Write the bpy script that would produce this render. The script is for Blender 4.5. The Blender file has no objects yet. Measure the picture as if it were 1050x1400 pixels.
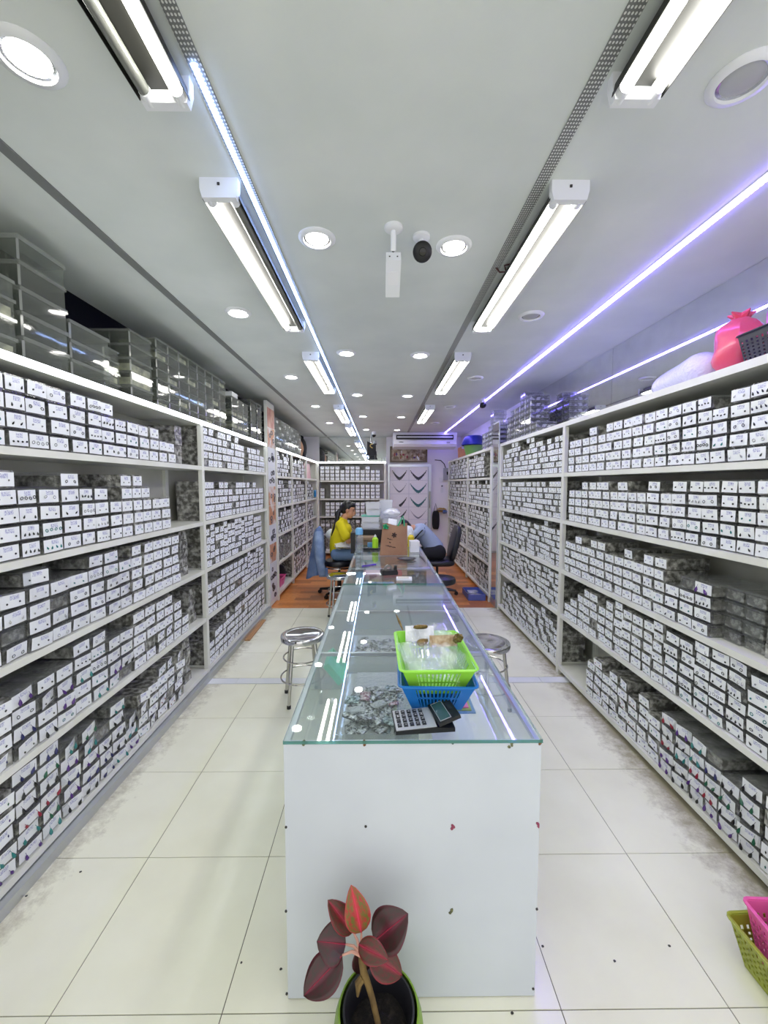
import bpy, bmesh, math, random
import numpy as np
from mathutils import Vector, Matrix, Euler, noise as mnoise
random.seed(11)
PI = math.pi
scene = bpy.context.scene
C = scene.collection
R = math.radians

# ------------------------------------------------------------------ camera, world, exposure
F_PX, PITCH, YAW, CAM = 550.0, 3.95, 0.52, Vector((0, 0, 1.55))
cam_d = bpy.data.cameras.new('camera')
cam = bpy.data.objects.new('camera', cam_d); C.objects.link(cam)
cam_d.sensor_fit = 'VERTICAL'; cam_d.sensor_height = 36; cam_d.lens = F_PX / 1400 * 36
cam_d.clip_start = 0.05
cam.location = CAM; cam.rotation_euler = (R(90 - PITCH), 0, -R(YAW))
scene.camera = cam
world = bpy.data.worlds.new('world'); scene.world = world; world.use_nodes = True
bg = world.node_tree.nodes['Background']
bg.inputs[0].default_value = (1.0, 1.0, 0.97, 1); bg.inputs[1].default_value = 1.1
vs = scene.view_settings
vs.view_transform = 'Standard'; vs.look = 'None'; vs.gamma = 1; vs.use_curve_mapping = False
vs.exposure = 0.45
TUBE, DOWN, SHELF_LED, LED_W, LED_V = 21.5, 21.0, 10.0, 17.0, 40.0
scene.cycles.transparent_max_bounces = 32
scene.cycles.max_bounces = 9
scene.cycles.diffuse_bounces = 5
scene.cycles.glossy_bounces = 5
scene.cycles.sample_clamp_indirect = 6

ROT = Euler((R(90 - PITCH), 0, -R(YAW))).to_matrix()
def ray(px, py): return ROT @ Vector(((px - 525) / F_PX, -(py - 700) / F_PX, -1))
def at(px, py, x=None, y=None, z=None):
    d = ray(px, py)
    t = (x - CAM.x) / d.x if x is not None else (y - CAM.y) / d.y if y is not None else (z - CAM.z) / d.z
    return CAM + d * t
RINV = ROT.transposed()
def proj(p):
    q = RINV @ (Vector(p) - CAM)
    if q.z > -0.05: return None
    return 525 + F_PX * q.x / -q.z, 700 - F_PX * q.y / -q.z

# ------------------------------------------------------------------ materials
MATS = {}
def newmat(name):
    m = bpy.data.materials.new(name); m.use_nodes = True
    nt = m.node_tree; nt.nodes.clear()
    out = nt.nodes.new('ShaderNodeOutputMaterial')
    MATS[name] = m
    return m, nt, out
def N(nt, t, **kw):
    n = nt.nodes.new('ShaderNode' + t)
    for k, v in kw.items(): setattr(n, k, v)
    return n
def c4(c): return (c[0], c[1], c[2], 1)
def srgb(r, g, b):
    f = lambda u: (u / 255 / 12.92) if u <= 10 else ((u / 255 + .055) / 1.055) ** 2.4
    return (f(r), f(g), f(b))
def mat(name, col, rough=.5, metal=0, col2=None, nscale=8, lo=.35, hi=.65, bump=0, bscale=40, coat=0, emit=0, spec=.5, stretch=None, detail=4, trans=0):
    if name in MATS: return MATS[name]
    m, nt, out = newmat(name)
    p = N(nt, 'BsdfPrincipled')
    p.inputs['Base Color'].default_value = c4(col); p.inputs['Roughness'].default_value = rough
    p.inputs['Metallic'].default_value = metal; p.inputs['Coat Weight'].default_value = coat
    p.inputs['Coat Roughness'].default_value = .12
    p.inputs['Specular IOR Level'].default_value = spec
    p.inputs['Transmission Weight'].default_value = trans
    if emit:
        p.inputs['Emission Color'].default_value = c4(col); p.inputs['Emission Strength'].default_value = emit
    tc = N(nt, 'TexCoord'); src = tc.outputs['Object']
    if stretch:
        mp = N(nt, 'Mapping'); mp.inputs['Scale'].default_value = stretch
        nt.links.new(src, mp.inputs['Vector']); src = mp.outputs['Vector']
    if col2:
        no = N(nt, 'TexNoise'); no.inputs['Scale'].default_value = nscale; no.inputs['Detail'].default_value = detail
        nt.links.new(src, no.inputs['Vector'])
        cr = N(nt, 'ValToRGB'); cr.color_ramp.elements[0].position = lo; cr.color_ramp.elements[1].position = hi
        cr.color_ramp.elements[0].color = c4(col); cr.color_ramp.elements[1].color = c4(col2)
        nt.links.new(no.outputs['Fac'], cr.inputs['Fac']); nt.links.new(cr.outputs['Color'], p.inputs['Base Color'])
    if bump:
        nb = N(nt, 'TexNoise'); nb.inputs['Scale'].default_value = bscale; nb.inputs['Detail'].default_value = 3
        nt.links.new(src, nb.inputs['Vector'])
        b = N(nt, 'Bump'); b.inputs['Strength'].default_value = bump; b.inputs['Distance'].default_value = .01
        nt.links.new(nb.outputs['Fac'], b.inputs['Height']); nt.links.new(b.outputs['Normal'], p.inputs['Normal'])
    nt.links.new(p.outputs[0], out.inputs[0])
    return m
def emis(name, col, s):
    m, nt, out = newmat(name)
    e = N(nt, 'Emission'); e.inputs[0].default_value = c4(col); e.inputs[1].default_value = s
    nt.links.new(e.outputs[0], out.inputs[0]); return m
def clear(name, tint=(.9, .93, .92), body=.08, bodycol=(.8, .85, .85), rough=.03, bump=0, bscale=40, ior=1.45):
    m, nt, out = newmat(name)
    t = N(nt, 'BsdfTransparent'); t.inputs[0].default_value = c4(tint)
    d = N(nt, 'BsdfDiffuse'); d.inputs[0].default_value = c4(bodycol)
    g = N(nt, 'BsdfGlossy'); g.inputs['Roughness'].default_value = rough; g.inputs[0].default_value = (1, 1, 1, 1)
    f = N(nt, 'Fresnel')
    ge = N(nt, 'NewGeometry'); mi = N(nt, 'Mix', data_type='FLOAT'); mi.inputs[2].default_value = ior; mi.inputs[3].default_value = 1 / ior   # thin sheet: same reflectance from both sides
    nt.links.new(ge.outputs['Backfacing'], mi.inputs[0]); nt.links.new(mi.outputs[0], f.inputs[0])
    m1 = N(nt, 'MixShader'); m1.inputs[0].default_value = body
    nt.links.new(t.outputs[0], m1.inputs[1]); nt.links.new(d.outputs[0], m1.inputs[2])
    m2 = N(nt, 'MixShader'); nt.links.new(f.outputs[0], m2.inputs[0])
    nt.links.new(m1.outputs[0], m2.inputs[1]); nt.links.new(g.outputs[0], m2.inputs[2])
    if bump:
        tc = N(nt, 'TexCoord'); nb = N(nt, 'TexNoise'); nb.inputs['Scale'].default_value = bscale
        nt.links.new(tc.outputs['Object'], nb.inputs['Vector'])
        b = N(nt, 'Bump'); b.inputs['Strength'].default_value = bump; b.inputs['Distance'].default_value = .01
        nt.links.new(nb.outputs['Fac'], b.inputs['Height'])
        for n in (f, g, d): nt.links.new(b.outputs['Normal'], n.inputs['Normal'])
    nt.links.new(m2.outputs[0], out.inputs[0]); return m

WHITE = mat('white paint', srgb(226, 229, 224), .45)
mat('ceiling paint', srgb(222, 227, 224), .6, col2=srgb(214, 220, 217), nscale=3, bump=.05, bscale=300)
mat('wall white', srgb(242, 240, 246), .55)
mat('navy wall', srgb(8, 10, 22), .8, spec=.1)
mat('rack white', srgb(226, 227, 219), .38, col2=srgb(214, 214, 204), nscale=4, lo=.4, hi=.75)
mat('rack back', srgb(196, 196, 186), .4, col2=srgb(178, 178, 168), nscale=3)
mat('aluminium', srgb(196, 200, 204), .3, .9)
mat('dark gap', srgb(54, 52, 50), .7)
mat('groove', srgb(120, 122, 122), .5)
mat('chrome', srgb(205, 205, 208), .07, 1)
mat('steel', srgb(190, 188, 184), .16, 1)
mat('black plastic', srgb(20, 20, 23), .4)
mat('black leather', srgb(24, 25, 34), .32, bump=.12, bscale=120)
mat('black fabric', srgb(18, 18, 24), .8)
mat('silver', srgb(190, 192, 196), .22, .9)
mat('white plastic', srgb(232, 234, 238), .3)
mat('panel white', srgb(204, 210, 218), .24, spec=.25, col2=srgb(197, 203, 212), nscale=2.5, coat=0)
mat('rubber', srgb(40, 40, 42), .7)
mat('paper', srgb(236, 236, 240), .7)
mat('green glass edge', srgb(60, 130, 118), .12, trans=.4, coat=.5)
mat('soil', srgb(22, 19, 17), .95, col2=srgb(50, 44, 36), nscale=60, lo=.5, hi=.75, bump=.8, bscale=90)
clear('counter glass', (.95, .98, .975), .02, (.75, .9, .86), .004, ior=1.5)
clear('thin glass', (.965, .98, .978), .012, (.8, .9, .88), .01)
clear('acrylic', (.80, .82, .79), .10, (.60, .63, .58), .05, bump=.05, bscale=9)
clear('acrylic rim', (.85, .87, .86), .28, (.80, .82, .80), .08)
clear('box shell', (.90, .91, .91), .07, (.72, .73, .73), .07, bump=.12, bscale=30)
clear('plastic bag', (.96, .97, .98), .10, (.92, .93, .95), .08, bump=.5, bscale=45)
clear('sleeve film', (.985, .985, .99), .02, (.92, .93, .95), .10, bump=.35, bscale=60, ior=1.3)
clear('bottle plastic', (.9, .94, .97), .12, (.8, .86, .92), .05)
def mirror_mat():
    m, nt, out = newmat('mirror')
    g = N(nt, 'BsdfGlossy'); g.inputs[0].default_value = (.80, .83, .82, 1); g.inputs['Roughness'].default_value = .015
    d = N(nt, 'BsdfDiffuse'); d.inputs[0].default_value = (.55, .56, .54, 1)
    tc = N(nt, 'TexCoord'); no = N(nt, 'TexNoise'); no.inputs['Scale'].default_value = 5; no.inputs['Detail'].default_value = 6
    nt.links.new(tc.outputs['Object'], no.inputs['Vector'])
    mr = N(nt, 'MapRange'); mr.inputs[1].default_value = .35; mr.inputs[2].default_value = .8; mr.inputs[3].default_value = .05; mr.inputs[4].default_value = .2
    nt.links.new(no.outputs['Fac'], mr.inputs[0])
    x = N(nt, 'MixShader'); nt.links.new(mr.outputs[0], x.inputs[0])
    nt.links.new(g.outputs[0], x.inputs[1]); nt.links.new(d.outputs[0], x.inputs[2]); nt.links.new(x.outputs[0], out.inputs[0])
mirror_mat()
def tile_mat(name, base, dark, grime=True):
    m, nt, out = newmat(name)
    p = N(nt, 'BsdfPrincipled'); p.inputs['Roughness'].default_value = .14; p.inputs['Specular IOR Level'].default_value = .45
    g = N(nt, 'NewGeometry')
    n1 = N(nt, 'TexNoise'); n1.inputs['Scale'].default_value = 2.2; n1.inputs['Detail'].default_value = 7
    nt.links.new(g.outputs['Position'], n1.inputs['Vector'])
    cr = N(nt, 'ValToRGB'); cr.color_ramp.elements[0].position = .35; cr.color_ramp.elements[1].position = .7
    cr.color_ramp.elements[0].color = c4(base); cr.color_ramp.elements[1].color = c4(dark)
    nt.links.new(n1.outputs['Fac'], cr.inputs[0])
    col = cr.outputs[0]
    if grime:   # brown dirt swept against the rack feet
        sx = N(nt, 'SeparateXYZ'); nt.links.new(g.outputs['Position'], sx.inputs[0])
        a1 = N(nt, 'Math', operation='MULTIPLY_ADD'); nt.links.new(sx.outputs['X'], a1.inputs[0]); a1.inputs[1].default_value = -1; a1.inputs[2].default_value = -1.345
        a2 = N(nt, 'Math', operation='SUBTRACT'); nt.links.new(sx.outputs['X'], a2.inputs[0]); a2.inputs[1].default_value = 1.41
        ab = N(nt, 'Math', operation='MAXIMUM'); nt.links.new(a1.outputs[0], ab.inputs[0]); nt.links.new(a2.outputs[0], ab.inputs[1])
        n2 = N(nt, 'TexNoise'); n2.inputs['Scale'].default_value = 14; n2.inputs['Detail'].default_value = 12; n2.inputs['Roughness'].default_value = .75
        nt.links.new(g.outputs['Position'], n2.inputs['Vector'])
        ad = N(nt, 'Math', operation='MULTIPLY_ADD'); ad.inputs[1].default_value = .42; nt.links.new(n2.outputs['Fac'], ad.inputs[0]); nt.links.new(ab.outputs[0], ad.inputs[2])
        mr = N(nt, 'MapRange'); mr.inputs[1].default_value = .11; mr.inputs[2].default_value = .26; mr.inputs[3].default_value = 0; mr.inputs[4].default_value = .7
        nt.links.new(ad.outputs[0], mr.inputs[0])
        mx = N(nt, 'Mix', data_type='RGBA'); nt.links.new(mr.outputs[0], mx.inputs[0]); nt.links.new(col, mx.inputs[6]); mx.inputs[7].default_value = c4(srgb(128, 116, 86))
        col = mx.outputs[2]
    nt.links.new(col, p.inputs['Base Color']); nt.links.new(p.outputs[0], out.inputs[0])
tile_mat('floor tile', srgb(241, 241, 222), srgb(230, 229, 207))
tile_mat('marble strip', srgb(232, 234, 236), srgb(214, 218, 222), False)
mat('grout', srgb(96, 90, 80), .9)
for i, (a, b) in enumerate((((168, 108, 58), (128, 76, 38)), ((182, 122, 68), (142, 88, 46)), ((150, 94, 50), (112, 66, 34)))):
    mat('wood %d' % i, srgb(*[min(255, int(c * 1.32)) for c in a]), .3, col2=srgb(*[int(c * 1.36) for c in b]), nscale=7, stretch=(3, 40, 1))
# crumpled content of the boxes: grey plastic bags with glints
mat('bagged stock', srgb(92, 92, 87), .22, col2=srgb(196, 196, 190), nscale=30, lo=.42, hi=.72, bump=1.0, bscale=60, coat=.6)
def card_mat(name, coat):
    m, nt, out = newmat(name)
    p = N(nt, 'BsdfPrincipled'); p.inputs['Roughness'].default_value = .45; p.inputs['Coat Weight'].default_value = coat; p.inputs['Coat Roughness'].default_value = .1
    uv = N(nt, 'UVMap'); sx = N(nt, 'SeparateXYZ'); nt.links.new(uv.outputs[0], sx.inputs[0])
    def frac(o):
        f = N(nt, 'Math', operation='FRACT'); nt.links.new(o, f.inputs[0]); return f.outputs[0]
    u, v = frac(sx.outputs[0]), frac(sx.outputs[1])
    def band(o, a, b):
        g1 = N(nt, 'Math', operation='GREATER_THAN'); nt.links.new(o, g1.inputs[0]); g1.inputs[1].default_value = a
        g2 = N(nt, 'Math', operation='LESS_THAN'); nt.links.new(o, g2.inputs[0]); g2.inputs[1].default_value = b
        mm = N(nt, 'Math', operation='MULTIPLY'); nt.links.new(g1.outputs[0], mm.inputs[0]); nt.links.new(g2.outputs[0], mm.inputs[1]); return mm.outputs[0]
    def mul(a, b):
        mm = N(nt, 'Math', operation='MULTIPLY'); nt.links.new(a, mm.inputs[0]); nt.links.new(b, mm.inputs[1]); return mm.outputs[0]
    mp = N(nt, 'Mapping'); mp.inputs['Scale'].default_value = (16, 9, 1); nt.links.new(uv.outputs[0], mp.inputs[0])
    no = N(nt, 'TexNoise'); no.inputs['Scale'].default_value = 1.3; no.inputs['Detail'].default_value = 2; nt.links.new(mp.outputs[0], no.inputs['Vector'])
    ink = band(no.outputs['Fac'], .47, .545)
    msk = mul(ink, mul(band(u, .36, .74), band(v, .58, .90)))
    mx = N(nt, 'Mix', data_type='RGBA'); nt.links.new(msk, mx.inputs[0]); mx.inputs[6].default_value = c4(srgb(236, 239, 242)); mx.inputs[7].default_value = c4(srgb(96, 98, 176))
    nt.links.new(mx.outputs[2], p.inputs['Base Color']); nt.links.new(p.outputs[0], out.inputs[0])
card_mat('card', .15); card_mat('card in sleeve', .9)
GEMS = {'black': (24, 24, 28), 'dark grey': (70, 72, 76), 'silver': (180, 182, 186), 'teal': (40, 120, 118), 'purple': (76, 38, 118), 'red': (140, 26, 52), 'dark blue': (36, 38, 92), 'green': (34, 92, 68)}
for k, c in GEMS.items(): mat('gem ' + k, srgb(*c), .22, .55 if k in ('silver', 'dark grey') else .1)

# ------------------------------------------------------------------ mesh builder
class MB:
    def __init__(s): s.v = []; s.f = []; s.m = []
    def add(s, vs, fs, m=0, M=None):
        b = len(s.v)
        s.v += [tuple(M @ Vector(p)) for p in vs] if M is not None else [tuple(p) for p in vs]
        s.f += [tuple(i + b for i in f) for f in fs]; s.m += [m] * len(fs)
        return s
    def box(s, x0, x1, y0, y1, z0, z1, m=0, M=None):
        return s.add([(x0,y0,z0),(x1,y0,z0),(x1,y1,z0),(x0,y1,z0),(x0,y0,z1),(x1,y0,z1),(x1,y1,z1),(x0,y1,z1)],
                     [(0,3,2,1),(4,5,6,7),(0,1,5,4),(1,2,6,5),(2,3,7,6),(3,0,4,7)], m, M)
    def cbox(s, c, d, m=0, M=None): return s.box(c[0]-d[0]/2, c[0]+d[0]/2, c[1]-d[1]/2, c[1]+d[1]/2, c[2]-d[2]/2, c[2]+d[2]/2, m, M)
    def tube(s, pts, r, n=8, m=0, closed=False, M=None, flat=None):
        pts = [Vector(p) for p in pts]; k = len(pts)
        rs = r if isinstance(r, (list, tuple)) else [r] * k
        vs = []; up = None
        for i, p in enumerate(pts):
            a = pts[(i - 1) % k] if (closed or i) else p; b = pts[(i + 1) % k] if (closed or i < k - 1) else p
            t = (b - a).normalized()
            if up is None:
                up = Vector((0, 0, 1)) if abs(t.z) < .9 else Vector((1, 0, 0))
            u = (up - t * up.dot(t)); u = u.normalized() if u.length > 1e-6 else t.orthogonal().normalized(); w = t.cross(u); up = u
            for j in range(n):
                an = 2 * PI * j / n
                vs.append(p + (u * math.cos(an) * (flat or 1) + w * math.sin(an)) * rs[i])
        fs = []
        for i in range(k if closed else k - 1):
            a = i * n; b = ((i + 1) % k) * n
            for j in range(n): fs.append((a + j, b + j, b + (j + 1) % n, a + (j + 1) % n)[::-1])
        if not closed: fs += [tuple(range(n)), tuple(reversed(range((k - 1) * n, k * n)))]
        return s.add(vs, fs, m, M)
    def lathe(s, prof, c=(0, 0, 0), n=24, m=0, M=None, closed=False, cap=True):
        vs = []; k = len(prof)
        for r, z in prof:
            for j in range(n):
                a = 2 * PI * j / n; vs.append((c[0] + r * math.cos(a), c[1] + r * math.sin(a), c[2] + z))
        fs = []
        for i in range(k if closed else k - 1):
            a = i * n; b = ((i + 1) % k) * n
            for j in range(n): fs.append((a + j, a + (j + 1) % n, b + (j + 1) % n, b + j))
        if cap and not closed: fs += [tuple(reversed(range(n))), tuple(range((k - 1) * n, k * n))]
        return s.add(vs, fs, m, M)
    def ell(s, c, r, nu=12, nv=8, m=0, M=None):
        vs = [(c[0], c[1], c[2] - r[2])]
        for i in range(1, nv):
            th = -PI / 2 + PI * i / nv
            for j in range(nu):
                a = 2 * PI * j / nu; vs.append((c[0] + r[0] * math.cos(th) * math.cos(a), c[1] + r[1] * math.cos(th) * math.sin(a), c[2] + r[2] * math.sin(th)))
        vs.append((c[0], c[1], c[2] + r[2])); L = len(vs) - 1
        fs = [(0, 1 + (j + 1) % nu, 1 + j) for j in range(nu)]
        for i in range(nv - 2):
            a = 1 + i * nu; b = a + nu
            for j in range(nu): fs.append((a + j, a + (j + 1) % nu, b + (j + 1) % nu, b + j))
        a = 1 + (nv - 2) * nu
        fs += [(a + j, a + (j + 1) % nu, L) for j in range(nu)]
        return s.add(vs, fs, m, M)
    def prism(s, poly, d0, d1, axis='y', m=0, M=None):
        n = len(poly)
        def P(a, b, d): return (a, d, b) if axis == 'y' else (d, a, b) if axis == 'x' else (a, b, d)
        vs = [P(a, b, d0) for a, b in poly] + [P(a, b, d1) for a, b in poly]
        fs = [tuple(range(n)), tuple(reversed(range(n, 2 * n)))] + [(i, i + n, (i + 1) % n + n, (i + 1) % n) for i in range(n)]
        return s.add(vs, fs, m, M)
    def sheet(s, fn, nu, nv, m=0, M=None, closeu=False):
        vs = [fn(i / nu, j / nv) for i in range(nu + (0 if closeu else 1)) for j in range(nv + 1)]
        K = nu if closeu else nu + 1
        fs = [(i * (nv + 1) + j, ((i + 1) % K) * (nv + 1) + j, ((i + 1) % K) * (nv + 1) + j + 1, i * (nv + 1) + j + 1) for i in range(nu) for j in range(nv)]
        return s.add(vs, fs, m, M)
    def mesh(s, name, mats, smooth=False):
        me = bpy.data.meshes.new(name); me.from_pydata(s.v, [], s.f)
        mats = mats if isinstance(mats, (list, tuple)) else [mats]
        for x in mats: me.materials.append(MATS[x] if isinstance(x, str) else x)
        if len(mats) > 1: me.polygons.foreach_set('material_index', s.m)
        me.update()
        bm = bmesh.new(); bm.from_mesh(me); bmesh.ops.recalc_face_normals(bm, faces=bm.faces); bm.to_mesh(me); bm.free()
        if smooth:
            me.polygons.foreach_set('use_smooth', [True] * len(me.polygons))
            if smooth != 2: me.set_sharp_from_angle(angle=R(40))
        return me

def link(name, data, parent=None, loc=(0, 0, 0), rot=(0, 0, 0)):
    o = bpy.data.objects.new(name, data); C.objects.link(o)
    o.location = loc; o.rotation_euler = rot
    if parent is not None: o.parent = parent
    return o
def tag(o, label, cat, group=None):
    o['label'] = label; o['category'] = cat
    if group: o['group'] = group
    return o
def thing(name, label, cat, loc=(0, 0, 0), rot=(0, 0, 0), group=None):
    return tag(link(name, None, None, loc, rot), label, cat, group)
def part(name, mb, mats, root, smooth=False, label=None, world=False):
    """mesh part of root; with world=True the coordinates are world ones (root unrotated)"""
    me = mb.mesh(name, mats, smooth)
    o = link(name, me, root)
    if world:
        w = Vector(); r = root
        while r is not None: w += r.location; r = r.parent
        me.transform(Matrix.Translation(-w))
    if label: o['label'] = label
    return o
def solo(name, mb, mats, label, cat, loc=(0, 0, 0), rot=(0, 0, 0), smooth=False, group=None):
    return tag(link(name, mb.mesh(name, mats, smooth), None, loc, rot), label, cat, group)
def struct(name, mb, mats, label=None):
    o = link(name, mb.mesh(name, mats)); o['kind'] = 'structure'
    if label: o['label'] = label
    return o
def copytree(o, loc, rot=None, label=None, group=None):
    r = o.copy(); C.objects.link(r); r.location = loc
    if rot is not None: r.rotation_euler = rot
    if label: r['label'] = label
    if group: r['group'] = group
    for ch in list(o.children):
        c = ch.copy(); C.objects.link(c); c.parent = r
        for g in list(ch.children):
            d = g.copy(); C.objects.link(d); d.parent = c
    return r

# ------------------------------------------------------------------ room shell
XL, XR, YB, ZC = -1.70, 1.80, 9.02, 2.60
XFL, XFR = -1.375, 1.455           # front planes of the racks
fl = struct('floor', MB().box(XL, XR, -2.92, 4.96, -.05, -.003), 'grout', 'pale beige polished tile floor with dark joints')
ys = [-2.92, -2.42, -1.92, -1.42, -.92, -.42, .08, .58, 1.08, 1.58, 2.08, 2.58, 3.04]; ys2 = [3.135, 3.62, 4.12, 4.62, 4.96]  # unseen rows behind the camera added to block world light from below
xs = [-1.966 + .5 * i for i in range(9)]
tcache = {}
def piece(name, x0, x1, y0, y1, z1, th, m, parent, gap=.0015):
    x0, x1 = max(x0, XL), min(x1, XR)
    key = (name, round(x1 - x0, 3), round(y1 - y0, 3), m)
    if key not in tcache:
        w, h = (x1 - x0) / 2 - gap, (y1 - y0) / 2 - gap
        tcache[key] = MB().box(-w, w, -h, h, -th, 0).mesh(name, m)
    return link(name, tcache[key], parent, ((x0 + x1) / 2, (y0 + y1) / 2, z1 + random.uniform(-.0004, .0004)))
for Y in (ys, ys2):
    for j in range(len(Y) - 1):
        for i in range(8):
            if xs[i + 1] > XL: piece('tile', xs[i], xs[i + 1], Y[j], Y[j + 1], 0, .003, 'floor tile', fl)
for i in range(7): piece('threshold_strip', -1.73 + .6 * i, -1.13 + .6 * i, 3.043, 3.132, .001, .004, 'marble strip', fl, .001)
chips = MB()
for px, py in ((330, 1316), (840, 1314), (915, 1293), (110, 1192), (742, 1294), (384, 1325), (36, 1225), (700, 1385)):
    p = at(px, py, z=.0005)
    po = [(p.x + random.uniform(.003, .006) * math.cos(a), p.y + random.uniform(.003, .005) * math.sin(a)) for a in [k * PI / 3 for k in range(6)]]
    sp = link('stain', MB().prism(po, .0005, .0012, 'z').mesh('stain', 'dark gap'), fl)
wf = struct('floor.001', MB().box(XL, XR, 4.96, YB, -.05, -.002), 'wood 2', 'orange-brown laminate plank floor at the back of the shop')
pk = 0; y = 4.96
while y < 8.4:
    x = -1.45 - random.uniform(0, .5)
    while x < 1.5:
        L = .62
        if x + L > -1.45 and not (-.2 < x and x + L < .4 and y < 6): piece('plank', max(x, -1.5), min(x + L, 1.55), y, min(y + .115, 8.5), .0, .003, 'wood %d' % random.randrange(3), wf, .0012)
        x += L
    y += .115
struct('wall_left', MB().box(XL - .08, XL, -.5, YB, 0, ZC), 'navy wall')
wr = struct('wall_right', MB().box(XR, XR + .08, -.5, YB, 0, ZC), 'wall white')
for a, b in ((.2, 1.78), (1.783, 3.16), (3.163, 4.5), (4.503, 4.93)):
    part('mirror_panel', MB().box(XR - .006, XR - .0005, a, b, 2.075, ZC - .002), 'mirror', wr, label='mirror panel above the rack')
wb = struct('wall_back', MB().box(XL, XR, YB, YB + .08, 0, ZC), 'wall white')
for a, b in ((-1.35, -.95), (-.948, -.12), (-.118, .13)):
    part('mirror_panel', MB().box(a, b, YB - .006, YB - .0005, 2.03, ZC - .002), 'mirror', wb)
struct('ceiling', MB().box(XL, XR, -.5, YB, ZC, ZC + .08), 'ceiling paint')
struct('trim_1', MB().box(-1.195, -1.155, -.4, 8.9, ZC - .006, ZC), 'groove', 'grey shadow-gap strip along the ceiling')
m, nt, out = newmat('dead led tape')
p = N(nt, 'BsdfPrincipled'); p.inputs['Roughness'].default_value = .5
tc = N(nt, 'TexCoord'); mp = N(nt, 'Mapping'); mp.inputs['Scale'].default_value = (120, 84, 1); nt.links.new(tc.outputs['Object'], mp.inputs[0])
vo = N(nt, 'TexVoronoi'); vo.inputs['Scale'].default_value = 1; vo.inputs['Randomness'].default_value = .05; nt.links.new(mp.outputs[0], vo.inputs['Vector'])
cr = N(nt, 'ValToRGB'); cr.color_ramp.interpolation = 'CONSTANT'; cr.color_ramp.elements[0].color = c4(srgb(222, 224, 222)); cr.color_ramp.elements[1].position = .3; cr.color_ramp.elements[1].color = c4(srgb(118, 120, 120))
nt.links.new(vo.outputs['Distance'], cr.inputs[0]); nt.links.new(cr.outputs[0], p.inputs[0]); nt.links.new(p.outputs[0], out.inputs[0])

# ------------------------------------------------------------------ ceiling lamps
E_TUBE = emis('lit tube', (1, .985, .92), TUBE)
E_DOWN = emis('lit bulb', (1, .97, .92), DOWN)
E_SHELF = emis('rack led', (.86, .93, 1), SHELF_LED)
E_LW = emis('blue white led', (.36, .52, 1), LED_W)
E_LV = emis('violet led', (.22, .16, 1), LED_V)
mat('lamp grey', srgb(30, 30, 26), .5)
mat('dead tube', srgb(110, 112, 106), .2)
def fluorescent(x, y0, y1, lit, label, group):
    t = thing('fluorescent_fixture', label, 'light fixture', (x, y0, ZC), group=group)
    L = y1 - y0
    b = MB().box(-.026, .026, .015, L - .015, -.035, 0)
    part('channel', b, 'lamp grey', t)
    for s in (-1, 1):
        # sloped mirror-finish reflector wing
        part('reflector', MB().prism([(s * .026, -.028), (s * .026, -.035), (s * .058, -.036), (s * .0635, -.058), (s * .065, -.058), (s * .060, -.030)], .02, L - .02, 'y'), 'lamp grey', t)
    for yy in (0, L - .025):
        part('end_plate', MB().prism([(-.066, 0), (.066, 0), (.066, -.035), (.058, -.066), (-.058, -.066), (-.066, -.035)], yy, yy + .025, 'y'), 'white plastic', t)
        f = -.002 if yy == 0 else .027
        part('screw', MB().cbox((0, yy + f, -.022), (.008, .004, .008)), 'dark gap', t)
    for s, on in ((-1, lit[0]), (1, lit[1])):
        for yy in (.03, L - .03):
            part('tube_cap', MB().tube([(s * .041, yy - .012, -.052), (s * .041, yy + .02, -.052)], .016, 10), 'white plastic', t, True)
        part('tube', MB().tube([(s * .041, .045, -.052), (s * .041, L - .045, -.052)], .015, 10), E_TUBE if on else 'dead tube', t, True)
    return t
GL = 'twin-tube fixtures beside the blue-white strip'; GR = 'twin-tube fixtures along the grey ceiling tape'
fluorescent(-.558, -.12, 1.14, (False, True), 'fluorescent fixture with only its inner tube lit, beside the dead end of the LED strip', None)
fluorescent(-.555, 1.46, 2.70, (True, False), 'fluorescent fixture with only its outer tube lit, alongside the blue-white LED strip', None)
for y0 in (3.28, 5.4, 7.1): fluorescent(-.555, y0, y0 + 1.22, (True, True), 'fluorescent fixture with both tubes lit, alongside the blue-white LED strip', GL)
for y0 in (-.12, 1.46, 3.28, 5.4): fluorescent(.66, y0, y0 + 1.24, (True, True), 'fluorescent fixture with both tubes lit, alongside the grey perforated ceiling tape', GR)

def beads(x0, x1, y0, y1, z0, z1, pitch, fill=.6, skew=0):
    b = MB(); y = y0
    while y < y1 - pitch:
        b.box(x0, x1, y, y + pitch * fill, z0, z1); y += pitch
    return b
t = thing('led_strip', 'blue-white LED strip light running along the ceiling', 'led strip', (-.465, 0, ZC))
part('tape', MB().box(-.015, .02, -.3, 8.9, -.004, 0), 'dead led tape', t, label='grey LED tape with its near stretch unlit')
o = part('led_beads', beads(-.006, .006, 1.08, 4.0, -.010, -.004, .017, .62), E_LW, t); o['kind'] = 'stuff'
part('diffuser', MB().box(-.005, .005, 4.0, 8.9, -.009, -.004), E_LW, t)
t = thing('led_strip', 'violet LED strip light on the ceiling beside the mirror panels', 'led strip', (1.32, 0, ZC))
part('tape', MB().box(-.018, .018, -.3, 8.9, -.004, 0), 'white plastic', t)
o = part('led_beads', beads(-.012, .012, .3, 4.0, -.010, -.004, .019, .6), E_LV, t); o['kind'] = 'stuff'
part('diffuser', MB().box(-.008, .008, 4.0, 8.9, -.009, -.004), E_LV, t)
t = thing('led_strip', 'grey perforated LED tape, unlit, on the ceiling beside lit fixtures', 'led strip', (.562, 0, ZC))
part('tape', MB().box(-.02, .02, -.3, 8.9, -.004, 0), 'dead led tape', t)
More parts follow.
